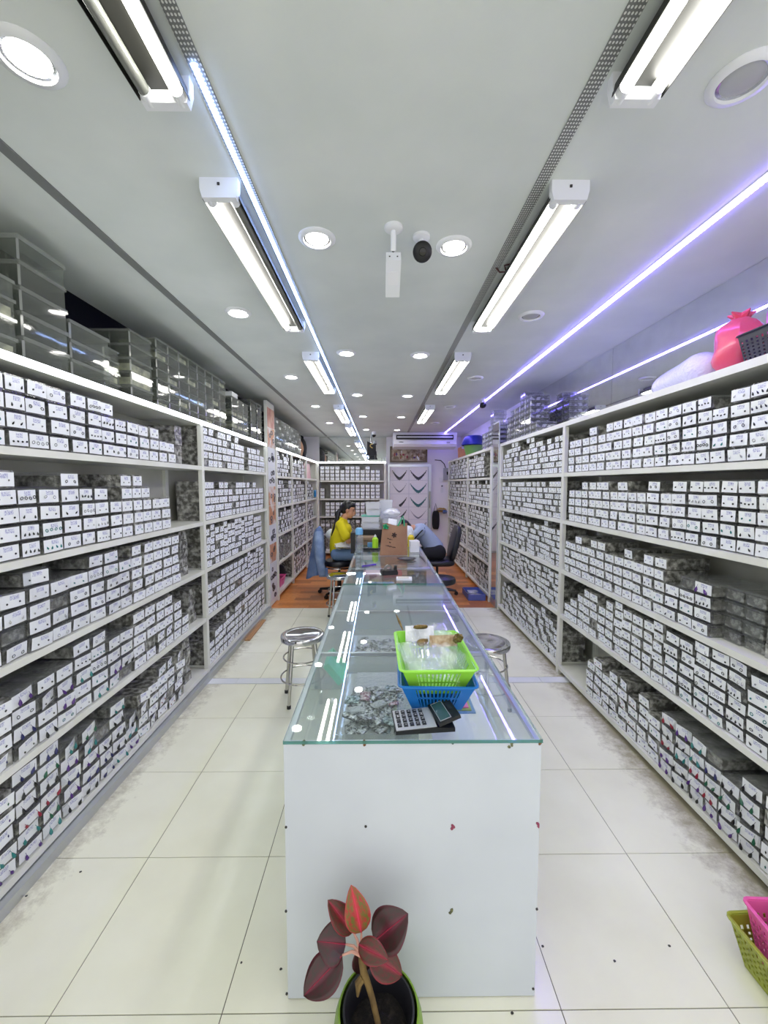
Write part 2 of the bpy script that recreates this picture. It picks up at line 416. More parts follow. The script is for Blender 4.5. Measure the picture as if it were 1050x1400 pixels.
part('cable_stub', MB().tube([(0, 2.02, -.004), (.02, 2.03, -.02), (.045, 2.01, -.028), (.03, 1.985, -.012), (.06, 1.98, -.006)], .004, 6), mat('maroon cable', srgb(70, 30, 34), .5), t, True)

mat('reflector', srgb(210, 212, 214), .18, .9); mat('dark bulb', srgb(176, 178, 182), .35)
def downlight(x, y, on):
    lab = ('lit downlight in the rows between the two lines of tube fixtures' if x > -.5 else 'lit downlight between the tube fixtures and the grey ceiling gap strip') if on else 'dark recessed downlight beside the violet LED strip'
    t = thing('downlight', lab, 'ceiling light', (x, y, ZC), (0, 0, 0), group=('lit middle downlights' if x > -.5 else 'lit side downlights') if on else 'unlit downlights')
    t.scale = (.88, .88, 1)
    part('ring', MB().lathe([(.062, -.002), (.066, -.012), (.082, -.010), (.090, -.002), (.090, 0), (.062, 0)], n=28, closed=True), 'white plastic', t, True)
    part('reflector', MB().lathe([(.0635, -.005), (.060, -.0045), (.054, -.003), (.054, -.0015), (.0635, -.0015)], n=24, closed=True), 'reflector', t, True)
    part('bulb', MB().lathe([(.002, -.0098), (.030, -.009), (.050, -.006), (.056, -.002)], n=20), E_DOWN if on else 'dark bulb', t, True)
for k in range(5):
    for x in (-.27, .325): downlight(x, 1.80 + 1.5 * k + (.05 if x > 0 else 0), True)
for k in range(5):
    downlight(-.868, 1.075 + 1.47 * k, True); downlight(.94, 1.11 + 1.47 * k, False)

# ------------------------------------------------------------------ racks
ZL = [.08, .495, .88, 1.26, 1.69, 2.04]
def rack(label, xf, xb, posts, zs, led=True, bpost=True, toe=None):
    t = thing('shelving_rack', label, 'shelf rack', (xf, posts[0], 0))
    s = 1 if xf < 0 else -1                       # direction of the aisle
    w = .042
    lo, hi = min(xf, xb), max(xf, xb)
    for y in posts:
        part('post', MB().box(min(xf, xf - s * .03) , max(xf, xf - s * .03), y - w / 2, y + w / 2, 0, zs[-1] - .036), 'rack white', t, world=True)
        part('post', MB().box(min(xb, xb + s * .03), max(xb, xb + s * .03), y - w / 2, y + w / 2, 0, zs[-1] - .036), 'rack white', t, world=True)
    for a, b in zip(posts, posts[1:]):
        part('back_panel', MB().box(min(xb, xb + s * .006), max(xb, xb + s * .006), a + w / 2, b - w / 2, .06, zs[-1] - .036), 'rack back', t, world=True)
        for z in zs[:-1]:
            x1 = xf - s * .002; x2 = xb + s * .007
            part('shelf', MB().box(min(x1, x2), max(x1, x2), a + w / 2, b - w / 2, z - .03, z), 'rack white', t, world=True)
    for y, dy in ((posts[0] - w / 2 - .006, .005), (posts[-1] + w / 2 + .001, .005)):
        part('end_panel', MB().box(lo + .001, hi - .001, y, y + dy, .05, zs[-1] - .036), 'rack white', t, world=True)
    part('top_board', MB().box(lo, hi, posts[0] - w / 2, posts[-1] + w / 2, zs[-1] - .035, zs[-1]), 'rack white', t, world=True)
    if led:
        o = part('led_strip', beads(min(xf + s * .001, xf + s * .007), max(xf + s * .001, xf + s * .007), posts[0], posts[-1], zs[-1] - .030, zs[-1] - .004, .012, .8), E_SHELF, t, world=True, label='lit white LED strip along the top edge')
        o['kind'] = 'stuff'
    if toe:
        x0, x1, z1 = toe
        part('kick_rail_or_toe_shade', MB().box(min(x0, x1), max(x0, x1), posts[0], posts[-1], 0, z1), 'aluminium' if led else 'dark gap', t, world=True)  # without led: dark strip standing in for the shaded gap under the rack
    return t
rackL = rack('long white rack with a lit strip along its top edge and clear boxes on top', XFL, XL + .012, [1.20, 3.15, 4.90], ZL, True, toe=(XFL + .03, XFL - .02, .045))
rackR = rack('long white rack standing under the mirror panels', XFR, XR - .012, [1.22, 3.21, 4.90], [.07, .50, .865, 1.265, 1.64, 2.04], False, toe=(XFR + .16, XFR + .2, .038))
rackFL = rack('white rack with a lit strip, between the jewellery photo panel and the back corner', XFL + .02, XL + .012, [5.32, 6.25, 7.45, 8.62], [.09, .50, .88, 1.26, 1.66, 2.03], True)
rackFR = rack('pale blue-white rack beside the narrow mirror, ahead of the light switch wall', XFR - .03, XR - .012, [5.22, 6.62, 8.45], [.09, .50, .88, 1.26, 1.64, 2.03], False)
# rack across the back wall (faces the camera)
t = rackB = thing('shelving_rack', 'white rack across the back wall next to the necklace door', 'shelf rack', (-1.33, 8.65, 0))
ZB = [.09, .48, .86, 1.24, 1.63, 2.03]
for x in (-1.335, .10): part('post', MB().box(x - .02, x + .02, 8.65, 8.68, 0, 1.995), 'rack white', t, world=True)
for z in ZB[:-1]: part('shelf', MB().box(-1.313, .078, 8.652, 8.99, z - .03, z), 'rack white', t, world=True)
part('back_panel', MB().box(-1.313, .078, 8.992, 9.0, .06, 1.995), 'rack back', t, world=True)
part('top_board', MB().box(-1.355, .12, 8.65, 9.0, 1.996, 2.03), 'rack white', t, world=True)
part('led_strip', MB().box(-1.355, .12, 8.643, 8.6495, 2.0, 2.026), E_SHELF, t, world=True)
t = thing('tall_mirror', 'tall narrow mirror filling the gap between the two racks', 'mirror', (1.45, 5.06, 0))
part('mirror_glass', MB().box(1.440, 1.446, 4.935, 5.185, .10, 2.30), 'mirror', t, world=True)
part('mirror_backing', MB().box(1.4465, 1.458, 4.93, 5.19, .08, 2.32), 'aluminium', t, world=True)
part('mirror_foot', MB().box(1.44, 1.50, 4.94, 5.18, 0, .079), 'aluminium', t, world=True)
# jewellery photo panel between the left racks
mat('photo skin', srgb(214, 206, 202), .5, col2=srgb(192, 136, 98), nscale=5, lo=.42, hi=.52)
mat('photo grey', srgb(214, 216, 222), .4); mat('photo red', srgb(176, 96, 84), .4, col2=srgb(208, 160, 136), nscale=7); mat('photo dark', srgb(52, 50, 56), .4)
t = thing('photo_panel', 'tall narrow panel of jewellery photographs between the two lit racks', 'poster', (-1.37, 5.1, 0))
part('backing_board', MB().box(XFL - .03, XFL + .004, 4.935, 5.285, .02, 2.56), 'rack white', t, world=True)
zz = .08
for k, kind in enumerate(('jewel', 'jewel', 'skin', 'jewel', 'skin', 'skin', 'jewel', 'jewel', 'skin', 'red')):
    h = .235
    mm = {'jewel': 'photo grey', 'skin': 'photo skin', 'red': 'photo red'}[kind]
    ph = part('photograph', MB().box(XFL + .0045, XFL + .0075, 4.955, 5.265, zz, zz + h), mm, t, world=True)
    b = MB()
    for q in range(6 if kind == 'jewel' else 3):
        yy = random.uniform(5.0, 5.22); z2 = zz + h * (.15 + .7 * random.random())
        b.lathe([(.014, -.001), (.030, -.001), (.030, .001), (.014, .001)], n=10, closed=True, M=Matrix.Translation((XFL + .0085, yy, z2)) @ Matrix.Rotation(PI / 2, 4, 'Y') @ Matrix.Scale(random.uniform(1, 2), 4, (0, 1, 0)))
    if kind != 'red': part('printed_jewel', b, 'photo dark', ph, world=True)
    zz += h + .006

# ------------------------------------------------------------------ earring boxes
SIDE_ROT = {'L': PI / 2, 'R': -PI / 2, 'B': 0.0}
recs = []
def fill(side, xf, a0, a1, z, counts, w, pitch, bay, shelf, gap=.38, tilt=0.0, big=0.0, bare=0.0, depth=.22, fixed=True, messy=.012):
    """columns of boxes; counts near->far, negative = no card on the boxes"""
    a = a0
    for i in range(400):
        if counts == 'full':
            c = random.choice(fixed if isinstance(fixed, list) else [5])
        else:
            if i >= len(counts): break
            c = counts[i]
        ww = w * random.choice((.88, .95, 1.0, 1.0, 1.08))
        if a + ww > a1: break
        n = abs(c); h = min(pitch, (gap - .035) / max(n, 1))
        for k in range(n):
            has = c > 0 and random.random() >= bare
            recs.append(dict(side=side, xf=xf, a=a + ww / 2, w=round(ww, 4), h=round(h, 3), z=z + k * h, inset=.012 + random.uniform(0, messy) + (.05 if c < 0 else 0),
                             tilt=random.gauss(0, 1) * tilt, lean=random.uniform(-.02, .10) * (1 if tilt else .2), card=has,
                             big=random.random() < big, bay=bay, shelf=shelf, depth=depth, seed=random.random(), sleeve=tilt > .05))
        a += ww + random.choice((.002, .003, .006))
W, PT = .1, .069
gL = [.385, .355, .35, .40, .32]
Lc = {5: [4]*9 + [3]*3 + [3, 2, 2, 0, -4],
      4: [5, 5, 5, 4, 4, 5, 4, 4, 3, 5, 5, 4, 3, 3],
      3: [5, 5, 4, 5, 4, 4, 5, 5, 4, 5, 5, 5, 5, 5, 0, -5],
      2: [5, 4, 4, 4, 4, 5, 5, 4, 4, 5, 5, 5, 5, 4, 2, 0, -4],
      1: [5, 5, 6, 6, 5, 5, 4, 5, 3, 4, 4, 5, 5, 5, 0, -6]}
for s in (5, 4, 3, 2, 1):
    fill('L', XFL, 1.24, 3.12, ZL[s - 1], Lc[s], W if s > 3 else .108, PT if s > 3 else .066, 1, s, ZL[s] - ZL[s - 1], tilt=0 if s > 3 else .07 if s > 1 else .12, big=1.0 if s == 1 else .25 if s == 2 else 0, bare=.04 if s < 4 else 0)
L2 = {5: [5, 5, 4, 5, 5, 5, 4, 5, 4, 4, -3, 4, 4, 4, 4, 3, 3], 4: [5, 5, 4, 5, 5, 4, 4, 5, 5, 5, 5, 4, 5, 4, 4, 4], 3: [5, 6, 5, 5, 6, 5, 5, 6, 6, 5, 6, 6, 6, 5, 5, 5],
      2: [4, 4, 4, 5, 5, 5, 5, 5, 5, 5, 6, 5, 5, 6, 6, 5], 1: [3, 4, 4, 4, 5, 4, 5, 5, 5, 6, 5, 5, 5, 5, 5, 5]}
for s in (5, 4, 3, 2, 1):
    fill('L', XFL, 3.19, 4.86, ZL[s - 1], L2[s], .094, .063, 2, s, ZL[s] - ZL[s - 1], tilt=.02, bare=.03)
ZR = [.07, .50, .865, 1.265, 1.64, 2.04]
Rc = {5: [5, 5, 5, 5, 5, 4, 5, 5, 5, 5, 5, 5, 5, 5, 5, 4, 5, 4, 4, 4],
      4: [5, 5, 5, 5, 5, 5, 5, 5, 4, 5, 4, 4, 5, 4, 5, 5, 5, 5, 4, 4],
      3: [-4, -4, -4, -4, -4, 4, 4, 3, 5, 5, 4, 5, 4, 4, 5, 5, 4, 5, 4, 4],
      2: [6, 6, 5, 6, 6, 6, 5, 5, 6, 5, 5, 5, 6, 5, 4, 5, 5, 4, 3, 2],
      1: [5, 5, 5, 4, 5, 5, 5, 5, 4, 5, 4, 5, 5, 4, 5, 4]}
for s in (5, 4, 3, 2, 1):
    fill('R', XFR, 1.26, 3.17, ZR[s - 1], Rc[s], .092, .061, 1, s, ZR[s] - ZR[s - 1], tilt=.02 if s > 3 else .05 if s > 1 else .10, big=1.0 if s == 1 else .15 if s == 3 else 0, bare=.005 if s > 3 else .03)
for s in (5, 4, 3, 2, 1):
    fill('R', XFR, 3.25, 4.86, ZR[s - 1], 'full', .088, .052, 2, s, ZR[s] - ZR[s - 1], tilt=.02, fixed=[6, 6, 5, 7, 6], messy=.03)
ZF = [.09, .50, .88, 1.26, 1.66, 2.03]
for s in (5, 4, 3, 2, 1):
    for q, (a, b) in enumerate(((5.36, 6.21), (6.29, 7.41), (7.49, 8.30))):
        if (q, s) in ((0, 1), (2, 5)): continue
        fill('L', XFL + .02, a, b, ZF[s - 1], 'full', .092, .058, 3, s, ZF[s] - ZF[s - 1], fixed=[5, 5, 4, 6], bare=.9 if (q, s) == (0, 2) else .06, messy=.03)
    for q, (a, b) in enumerate(((5.26, 6.58), (6.66, 8.41))):
        fill('R', XFR - .03, a + (.35 if (q, s) == (0, 5) else 0), b, ZF[s - 1], 'full', .09, .058, 4, s, ZF[s] - ZF[s - 1], fixed=[6, 5, 5, 6], messy=.03)
# back rack: neat columns of narrow boxes with dark gaps
for s, cnts in ((5, [4, 4, 4, 4, 3, 4, 4, 4, 3, 4, 3, 3]), (4, [3, 0, 4, 4, 4, 4, 4, 4, 4, 4, 4, 4]), (3, [0, 4, 4, 4, 4, 4, 4, 4, 4, 4, 4]), (2, [4] * 12), (1, [4] * 12)):
    a = -1.29
    for c in cnts:
        for k in range(c):
            recs.append(dict(side='B', xf=8.65, a=a + .045, w=.092, h=.076, z=ZB[s - 1] + k * .077, inset=.02, tilt=0, lean=0, card=s > 2 or random.random() < .3, big=False, bay=5, shelf=s, depth=.2, seed=random.random(), sleeve=False))
        a += .108

def rec_matrix(r):
    fr = r['xf'] - r['inset'] if r['side'] == 'L' else r['xf'] + r['inset']
    loc = Vector((fr, r['a'], r['z'])) if r['side'] != 'B' else Vector((r['a'], fr, r['z']))
    return loc, SIDE_ROT[r['side']]
KINDS = ('stud', 'stud', 'drop', 'hoop')
COLS_S = ('black', 'dark grey', 'dark grey', 'silver', 'silver', 'dark grey', 'teal', 'black'); COLS_B = ('purple', 'red', 'dark blue', 'black', 'teal', 'green', 'black', 'purple')
for r in recs:
    rr = random.Random(r['seed'])
    r['col'] = rr.choice(COLS_B if r['big'] else COLS_S); r['ear'] = 'drop' if r['big'] else rr.choice(KINDS)
    loc, rz = rec_matrix(r)
    M = Matrix.Translation(loc) @ Matrix.Rotation(rz, 4, 'Z')
    q = [proj(M @ Vector((x, 0, zz))) for x, zz in ((-r['w'] / 2, 0), (r['w'] / 2, 0), (r['w'] / 2, r['h']), (-r['w'] / 2, r['h']))]
    r['area'] = 0
    if all(q):
        cx = sum(a[0] for a in q) / 4; cy = sum(a[1] for a in q) / 4
        if 2 < cx < 1048 and 2 < cy < 1398:
            r['area'] = abs(sum(q[i][0] * q[(i + 1) % 4][1] - q[(i + 1) % 4][0] * q[i][1] for i in range(4))) / 2
recs.sort(key=lambda r: -r['area'])
hero, rest = recs[:300], recs[300:]

def ear_mesh(kind, big):
    b = MB(); s = 1.6 if big else .82
    if kind == 'stud': b.ell((0, 0, 0), (.0046 * s, .004 * s, .0052 * s), 6, 4)
    elif kind == 'drop':
        b.lathe([(.0005, .008 * s), (.0022 * s, .004 * s), (.0042 * s, -.003 * s), (.003 * s, -.008 * s), (.0004, -.010 * s)], n=6)
        if big: b.tube([(0, 0, .008 * s), (0, .003, .014 * s)], .0008, 4)
    else:
        b.tube([(.006 * math.cos(a), 0, .006 * math.sin(a)) for a in [k * PI / 4 for k in range(8)]], .0016, 4, closed=True)
    return b
def card_quad(w, h):  # local card centred on x, standing on z=0, facing -y
    return w * .91, h * .77
ear_cache = {}; me_cache = {}
def get(key, fn):
    if key not in me_cache: me_cache[key] = fn()
    return me_cache[key]
def body_mesh(w, h, d):
    b = MB(); e = .0025
    b.box(-w / 2 + e, w / 2 - e, .0, d, .001, h - .010)
    return b.mesh('box_body', 'box shell')
def lid_mesh(w, h, d):
    b = MB(); e = .001
    b.box(-w / 2 + e, w / 2 - e, -.002, d + .001, h - .011, h - .002)
    return b.mesh('lid', 'box shell')
def stock_mesh(w, h, d, sd):
    rr = random.Random(sd); b = MB(); e = .005
    def fn(u, v):
        x = -w / 2 + e + u * (w - 2 * e); y = .006 + v * (d - .01)
        return (x, y, h - .016 - rr.random() * .018)
    b.sheet(fn, 4, 5)
    n = len(b.v)
    b.box(-w / 2 + e, w / 2 - e, .006, d - .004, .003, h - .034)
    b.box(-w / 2 + e + .002, w / 2 - e - .002, .009, d - .006, .005, h - .018)
    return b.mesh('packed_bags', 'bagged stock')
def card_mesh(w, h, sd, sleeve):
    rr = random.Random(sd); cw, ch = card_quad(w, h)
    b = MB(); bow = rr.uniform(-.003, .004)
    fn = lambda u, v: ((u - .5) * cw, -.004 - bow * (1 - (2 * u - 1) ** 2), .003 + v * ch)
    b.sheet(fn, 4, 2)
    me = b.mesh('card', 'card in sleeve' if sleeve else 'card', False)
    uv = me.uv_layers.new(name='UVMap'); ou, ov = rr.randrange(60), rr.randrange(60)
    for l in me.loops:
        co = me.vertices[l.vertex_index].co
        uv.data[l.index].uv = (ou + (co.x / cw + .5) * .998 + .001, ov + (co.z - .003) / ch * .998 + .001)
    return me
def sleeve_mesh(w, h, sd):
    rr = random.Random(sd); cw, ch = card_quad(w, h)
    fl_ = rr.uniform(.004, .012)
    def fn(u, v):
        return ((u - .5) * (cw + .008), -.0075 - .006 * math.sin(v * PI) - rr.random() * .0025, .001 + v * (ch + fl_))
    return MB().sheet(fn, 6, 4).mesh('plastic_sleeve', 'sleeve film')
ORD = {5: 'top', 4: 'second', 3: 'third', 2: 'fourth', 1: 'bottom'}
for r in hero:
    loc, rz = rec_matrix(r)
    rk = 'rack with lit strip' if r['side'] == 'L' else 'rack under the mirror'
    what = ('clear box, card of %s%s %s earrings' % ('large ' if r['big'] else '', r['col'], r['ear'])) if r['card'] else 'clear box of packed bags without a card'
    t = thing('jewelry_box', '%s, %s shelf of %s' % (what, ORD[r['shelf']], rk.replace('the ', '')), 'jewelry box', loc, (0, 0, rz), 'earring boxes on the %s shelf of the %s' % (ORD[r['shelf']], rk))
    w, h, d = r['w'], r['h'], r['depth']
    v = int(r['seed'] * 5)
    link('box_body', get(('b', w, h), lambda: body_mesh(w, h, d)), t)
    link('lid', get(('l', w, h), lambda: lid_mesh(w, h, d)), t)
    link('packed_bags', get(('s', w, h, v), lambda: stock_mesh(w, h, d, v)), t)
    if r['card']:
        c = link('card', get(('c', w, h, v, r['sleeve']), lambda: card_mesh(w, h, v + 10 * (int(r['seed'] * 997) % 4), r['sleeve'])), t, ((int(r['seed'] * 613) % 7 - 3) * .0009, -.001, h * .06), (r['lean'], (int(r['seed'] * 331) % 9 - 4) * .008, r['tilt']))
        rr = random.Random(r['seed'] + 1); cw, ch = card_quad(w, h)
        n = 2 if (r['big'] or rr.random() < .8) else 4
        em = get(('e', r['ear'], r['big'], r['col']), lambda: ear_mesh(r['ear'], r['big']).mesh('earring', 'gem ' + r['col'], True))
        z0 = rr.uniform(.36, .5) * ch; sp = rr.uniform(.22, .33) if n == 2 else .36
        for k in range(n):
            link('earring', em, c, ((-sp + 2 * sp * k / (n - 1)) * cw, -.0085 - (.008 if r['big'] else 0), z0 + rr.uniform(-.002, .002)), (rr.uniform(-.3, .3), rr.uniform(-.6, .6), 0))
        if r['sleeve']: link('plastic_sleeve', get(('p', w, h, v), lambda: sleeve_mesh(w, h, v)), c)

# all further boxes: one object
V, Fc, Mi, UVs = [], [], [], []
gem_names = list(GEMS)
ear_lo = {k: ear_mesh(k, False) for k in ('stud', 'drop', 'hoop')}
for k in ear_lo: ear_lo[k] = MB().ell((0, 0, 0), {'stud': (.0038, .003, .0042), 'drop': (.0034, .003, .007), 'hoop': (.0055, .002, .0055)}[k], 4, 2)
for r in rest:
    loc, rz = rec_matrix(r); M = Matrix.Translation(loc) @ Matrix.Rotation(rz, 4, 'Z')
    w, h, d = r['w'] / 2 - .002, r['h'] - .003, r['depth']; jt = r['seed'] * .01
    b = len(V)
    pts = [(-w, 0, 0), (w, 0, 0), (w, d, 0), (-w, d, 0), (-w, 0, h), (w, 0, h), (w, d, h), (-w, d, h)]
    V += [M @ Vector(p) for p in pts]
    for f in ((4, 5, 6, 7), (0, 1, 5, 4), (1, 2, 6, 5), (2, 3, 7, 6), (3, 0, 4, 7)):
        Fc.append(tuple(i + b for i in f)); Mi.append(0); UVs += [(0, 0)] * 4
    if r['card']:
        cw, ch = card_quad(r['w'], r['h'])
        Mc = M @ Matrix.Translation((0, -.003, h * .06)) @ Matrix.Rotation(r['tilt'], 4, 'Z') @ Matrix.Rotation(r['lean'], 4, 'X')
        b = len(V); V += [Mc @ Vector(p) for p in ((-cw / 2, -.002, .002), (cw / 2, -.002, .002), (cw / 2, -.002, .002 + ch), (-cw / 2, -.002, .002 + ch))]
        Fc.append((b, b + 1, b + 2, b + 3)); Mi.append(1)
        ou, ov = int(r['seed'] * 5003) % 60, int(r['seed'] * 7919) % 60
        UVs += [(ou + .002, ov + .002), (ou + .998, ov + .002), (ou + .998, ov + .998), (ou + .002, ov + .998)]
        e = ear_lo[r['ear']]; rr = random.Random(r['seed']); z0 = ch * rr.uniform(.35, .5)
        for sx in (-.25, .25):
            b = len(V); V += [Mc @ Vector((p[0] + sx * cw, p[1] - .005, p[2] + z0)) for p in e.v]
            for f in e.f: Fc.append(tuple(i + b for i in f)); Mi.append(2 + gem_names.index(r['col'])); UVs += [(0, 0)] * len(f)
me = bpy.data.meshes.new('jewelry_boxes'); me.from_pydata([tuple(v) for v in V], [], Fc)
for n in ['bagged stock', 'card'] + ['gem ' + g for g in gem_names]: me.materials.append(MATS[n])
me.polygons.foreach_set('material_index', Mi)
uv = me.uv_layers.new(name='UVMap'); uv.data.foreach_set('uv', np.array(UVs, dtype=np.float32).ravel())
me.update()
o = link('jewelry_boxes', me); o['kind'] = 'stuff'; tag(o, 'rows of small clear boxes with white earring cards filling the farther racks', 'jewelry boxes')

# ------------------------------------------------------------------ display counters
CX0, CX1, CY0, CY1, CZ = -.28, .469, 1.11, 2.935, .815
def counter(label, y0, y1, bars, front, shelf_z):
    t = thing('display_counter', label, 'display counter', ((CX0 + CX1) / 2, y0, 0))
    if front:
        fp = part('front_panel', MB().box(CX0 + .001, CX1 - .003, y0 + .001, y0 + .018, .004, CZ - .0105), 'panel white', t, world=True, label='glossy white front panel')
        for px, py in () if y0 > 2 else ((391, 1131), (500, 1130), (391, 1246), (734, 1243), (392, 1359), (729, 1352), (619, 1016)):
            p = at(px, py, y=y0)
            part('screw', MB().tube([(p.x, y0 - .001, p.z), (p.x, y0 + .002, p.z)], .0038, 8), 'dark gap', fp, world=True)
        mat('sticker red', srgb(140, 56, 84), .6); mat('sticker brown', srgb(128, 84, 44), .7, col2=srgb(90, 60, 34), nscale=120); mat('sticker green', srgb(122, 122, 84), .7, col2=srgb(70, 74, 50), nscale=120)
        for px, py, m_ in () if y0 > 2 else ((619, 1131, 'sticker red'), (736, 1128, 'sticker red'), (498, 1016, 'sticker brown'), (416, 1016, 'sticker green'), (698, 1019, 'sticker green'), (739, 1015, 'sticker brown'), (617, 1246, 'sticker green')):
            p = at(px, py, y=y0); b = MB()
            for k in range(3):
                ox, oz = p.x + random.uniform(-.004, .004), p.z + (k - 1) * .005
                po = [(ox + .005 * random.uniform(.6, 1.2) * math.cos(a), oz + .005 * random.uniform(.6, 1.2) * math.sin(a)) for a in [q * PI / 3 for q in range(6)]]
                b.prism([(min(max(a, CX0), CX1 - .003), c) for a, c in po], y0 - .0006 - k * .0003, y0 + .002, 'y')
            part('sticker_scrap', b, m_, fp, world=True)
    gl = MB().box(CX0, CX1, y0 - .002, y1, CZ - .010, CZ)
    gl.m = [0, 0, 1, 1, 1, 1]
    part('glass_top', gl, ['counter glass', 'green glass edge'], t, world=True, label='clear glass top with green polished edge')
    for x in (CX0 + .004, CX1 - .010):
        part('side_glass', MB().box(x, x + .005, y0 + .019, y1 - .008, .02, CZ - .026), 'thin glass', t, world=True)
        part('top_rail', MB().box(x - .003 if x < 0 else x - .007, x + .012 if x < 0 else x + .008, y0 + .019, y1 - .001, CZ - .0255, CZ - .0105), 'aluminium', t, world=True)
        part('bottom_rail', MB().box(x - .003, x + .008, y0 + .019, y1 - .001, 0, .02), 'aluminium', t, world=True)
    for y in bars:
        part('crossbar', MB().box(CX0 + .017, CX1 - .012, y - .008, y + .008, CZ - .024, CZ - .0105), 'aluminium', t, world=True)
    part('end_glass', MB().box(CX0 + .01, CX1 - .012, y1 - .0065, y1 - .0015, .02, CZ - .026), 'thin glass', t, world=True)
    part('inner_shelf', MB().box(CX0 + .010, CX1 - .011, y0 + .0195, y1 - .009, shelf_z - .006, shelf_z), 'thin glass', t, world=True)
    return t
counter('glass-topped display counter with a white front panel and baskets on top', CY0, CY1, [1.74, 2.33], True, .62)
counter('glass-topped display counter carrying the brown paper bag', 2.945, 4.83, [3.54, 4.18], True, .68)

# things inside the first counter
SH = .62
def crumple(w, h, t, sd, n=7):
    rr = random.Random(sd); b = MB()
    def top(s_):
        def fn(u, v):
            e = min(u, 1 - u, v, 1 - v) * 4; e = min(1, e)
            q = mnoise.noise(Vector((u * 4 + sd * 3.1, v * 4, s_ * 2.0 + sd)))
            return ((u - .5) * w * (1 + .12 * q), (v - .5) * h * (1 - .1 * q), (s_ * (.25 + .75 * e) * (.55 + .7 * abs(q)) + s_ * .05) * t / 2)
        return fn
    b.sheet(top(1), n, n); b.sheet(top(-1), n, n)
    return b
clear('silver bag', (.86, .88, .89), .5, (.76, .78, .79), .06, bump=.9, bscale=80)
clear('teal bag', (.7, .82, .82), .45, (.42, .58, .60), .06, bump=.9, bscale=80)
clear('pink bag', (.9, .75, .82), .45, (.72, .45, .56), .06, bump=.9, bscale=80)
clear('dark bag', (.6, .62, .62), .5, (.22, .25, .25), .06, bump=.9, bscale=80)
mat('painted glint silver', srgb(58, 62, 64), .18, .55, col2=srgb(236, 240, 240), nscale=95, lo=.40, hi=.60, bump=1.0, bscale=110)  # bright and dark noise paints the glints into the bag colour
mat('painted glint teal', srgb(50, 84, 88), .18, .3, col2=srgb(214, 232, 232), nscale=95, lo=.40, hi=.62, bump=1.0, bscale=110)
mat('painted glint pink', srgb(150, 60, 96), .18, .3, col2=srgb(236, 220, 226), nscale=95, lo=.40, hi=.60, bump=1.0, bscale=110)
bagm = [[crumple(.058, .042, .022, k, 8).mesh('bag_of_findings', m_) for k in range(4)] for m_ in ('painted glint silver', 'painted glint silver', 'painted glint silver', 'silver bag', 'painted glint silver', 'painted glint teal', 'painted glint pink')]
clear('tray clear', (.95, .96, .96), .42, (.85, .88, .88), .05)
def tray(x0, x1, y0, y1, z, h, label):
    t = thing('clear_tray', label, 'tray', ((x0 + x1) / 2, (y0 + y1) / 2, z))
    b = MB().box(x0, x1, y0, y1, z, z + .003)
    part('tray_base', b, 'tray clear', t, world=True)
    w = .003
    for q in ((x0, x0 + w, y0, y1), (x1 - w, x1, y0, y1), (x0 + w, x1 - w, y0, y0 + w), (x0 + w, x1 - w, y1 - w, y1)):
        part('tray_wall', MB().box(*q, z + .003, z + h), 'acrylic rim', t, world=True)
tray(-.165, .135, 1.36, 1.92, SH, .05, 'clear tray heaped with silver jewellery bags inside the counter, near the calculator')
tray(-.165, .135, 2.02, 2.42, SH, .04, 'clear tray of crystal bags inside the counter, past the baskets')
for k in range(80):
    x, y = random.uniform(-.115, .085), random.uniform(1.42, 1.70); lay = k // 24
    o = link('bag_of_findings', random.choice(random.choice(bagm)), None, (x, y, SH + .014 + lay * .014), (random.uniform(-.25, .25), random.uniform(-.25, .25), random.uniform(0, 6.3)))
    tag(o, 'small clear bag of silver jewellery findings in the tray by the calculator', 'bag', 'bags heaped in the front tray')
for k in range(36):
    x, y = random.uniform(-.11, .08), random.uniform(2.10, 2.34)
    o = link('bag_of_findings', random.choice(random.choice(bagm[2:5])), None, (x, y, SH + .014 + (k // 18) * .013), (random.uniform(-.2, .2), random.uniform(-.2, .2), random.uniform(0, 6.3)))
    tag(o, 'small clear bag of crystals in the tray past the baskets', 'bag', 'bags in the crystal tray')
for k in range(4):
    solo('zip_bag', crumple(.2, .05, .01, 20 + k), 'silver bag', 'flat clear bag strip laid across the back of the front tray', 'bag', (-.015, 1.77 + k * .034, SH + .012 + k * .002), (0, 0, random.uniform(-.06, .06)), group='flat bags in the front tray')
solo('white_board', MB().box(.19, .42, 1.16, 1.95, SH, SH + .006), 'paper', 'white board lying inside the counter under the baskets', 'board')
mat('pink plastic', srgb(232, 96, 164), .35); mat('lime plastic', srgb(150, 222, 66), .35); mat('blue plastic', srgb(18, 112, 196), .3); mat('aqua plastic', srgb(130, 216, 186), .35); mat('olive plastic', srgb(158, 168, 52), .4)
mat('folder green', srgb(150, 176, 70), .5); mat('folder blue', srgb(108, 152, 216), .5)
for k, (m_, nm, x0, x1) in enumerate((('folder blue', 'blue', .20, .385), ('folder green', 'yellow-green', .175, .37), ('pink plastic', 'pink', .16, .36))):
    solo('folder', MB().box(x0, x1, 1.56 + .01 * k, 1.86, SH + .0065 + .006 * k, SH + .0115 + .006 * k), m_, '%s plastic folder in the pile beneath the blue basket' % nm, 'folder')
mat('pale board', srgb(222, 232, 230), .5)
b = MB(); M = Matrix.Translation((-.225, 1.86, SH + .06)) @ Matrix.Rotation(.9, 4, 'Y')
b.box(-.055, .055, -.09, .09, 0, .003, 0, M)
for q in ((-.055, -.052, -.09, .09), (.052, .055, -.09, .09), (-.052, .052, -.09, -.087), (-.052, .052, .087, .09)): b.box(*q, .003, .03, 0, M)
solo('green_tray', b, 'aqua plastic', 'small sea-green tray leaning against the counter side glass', 'tray')
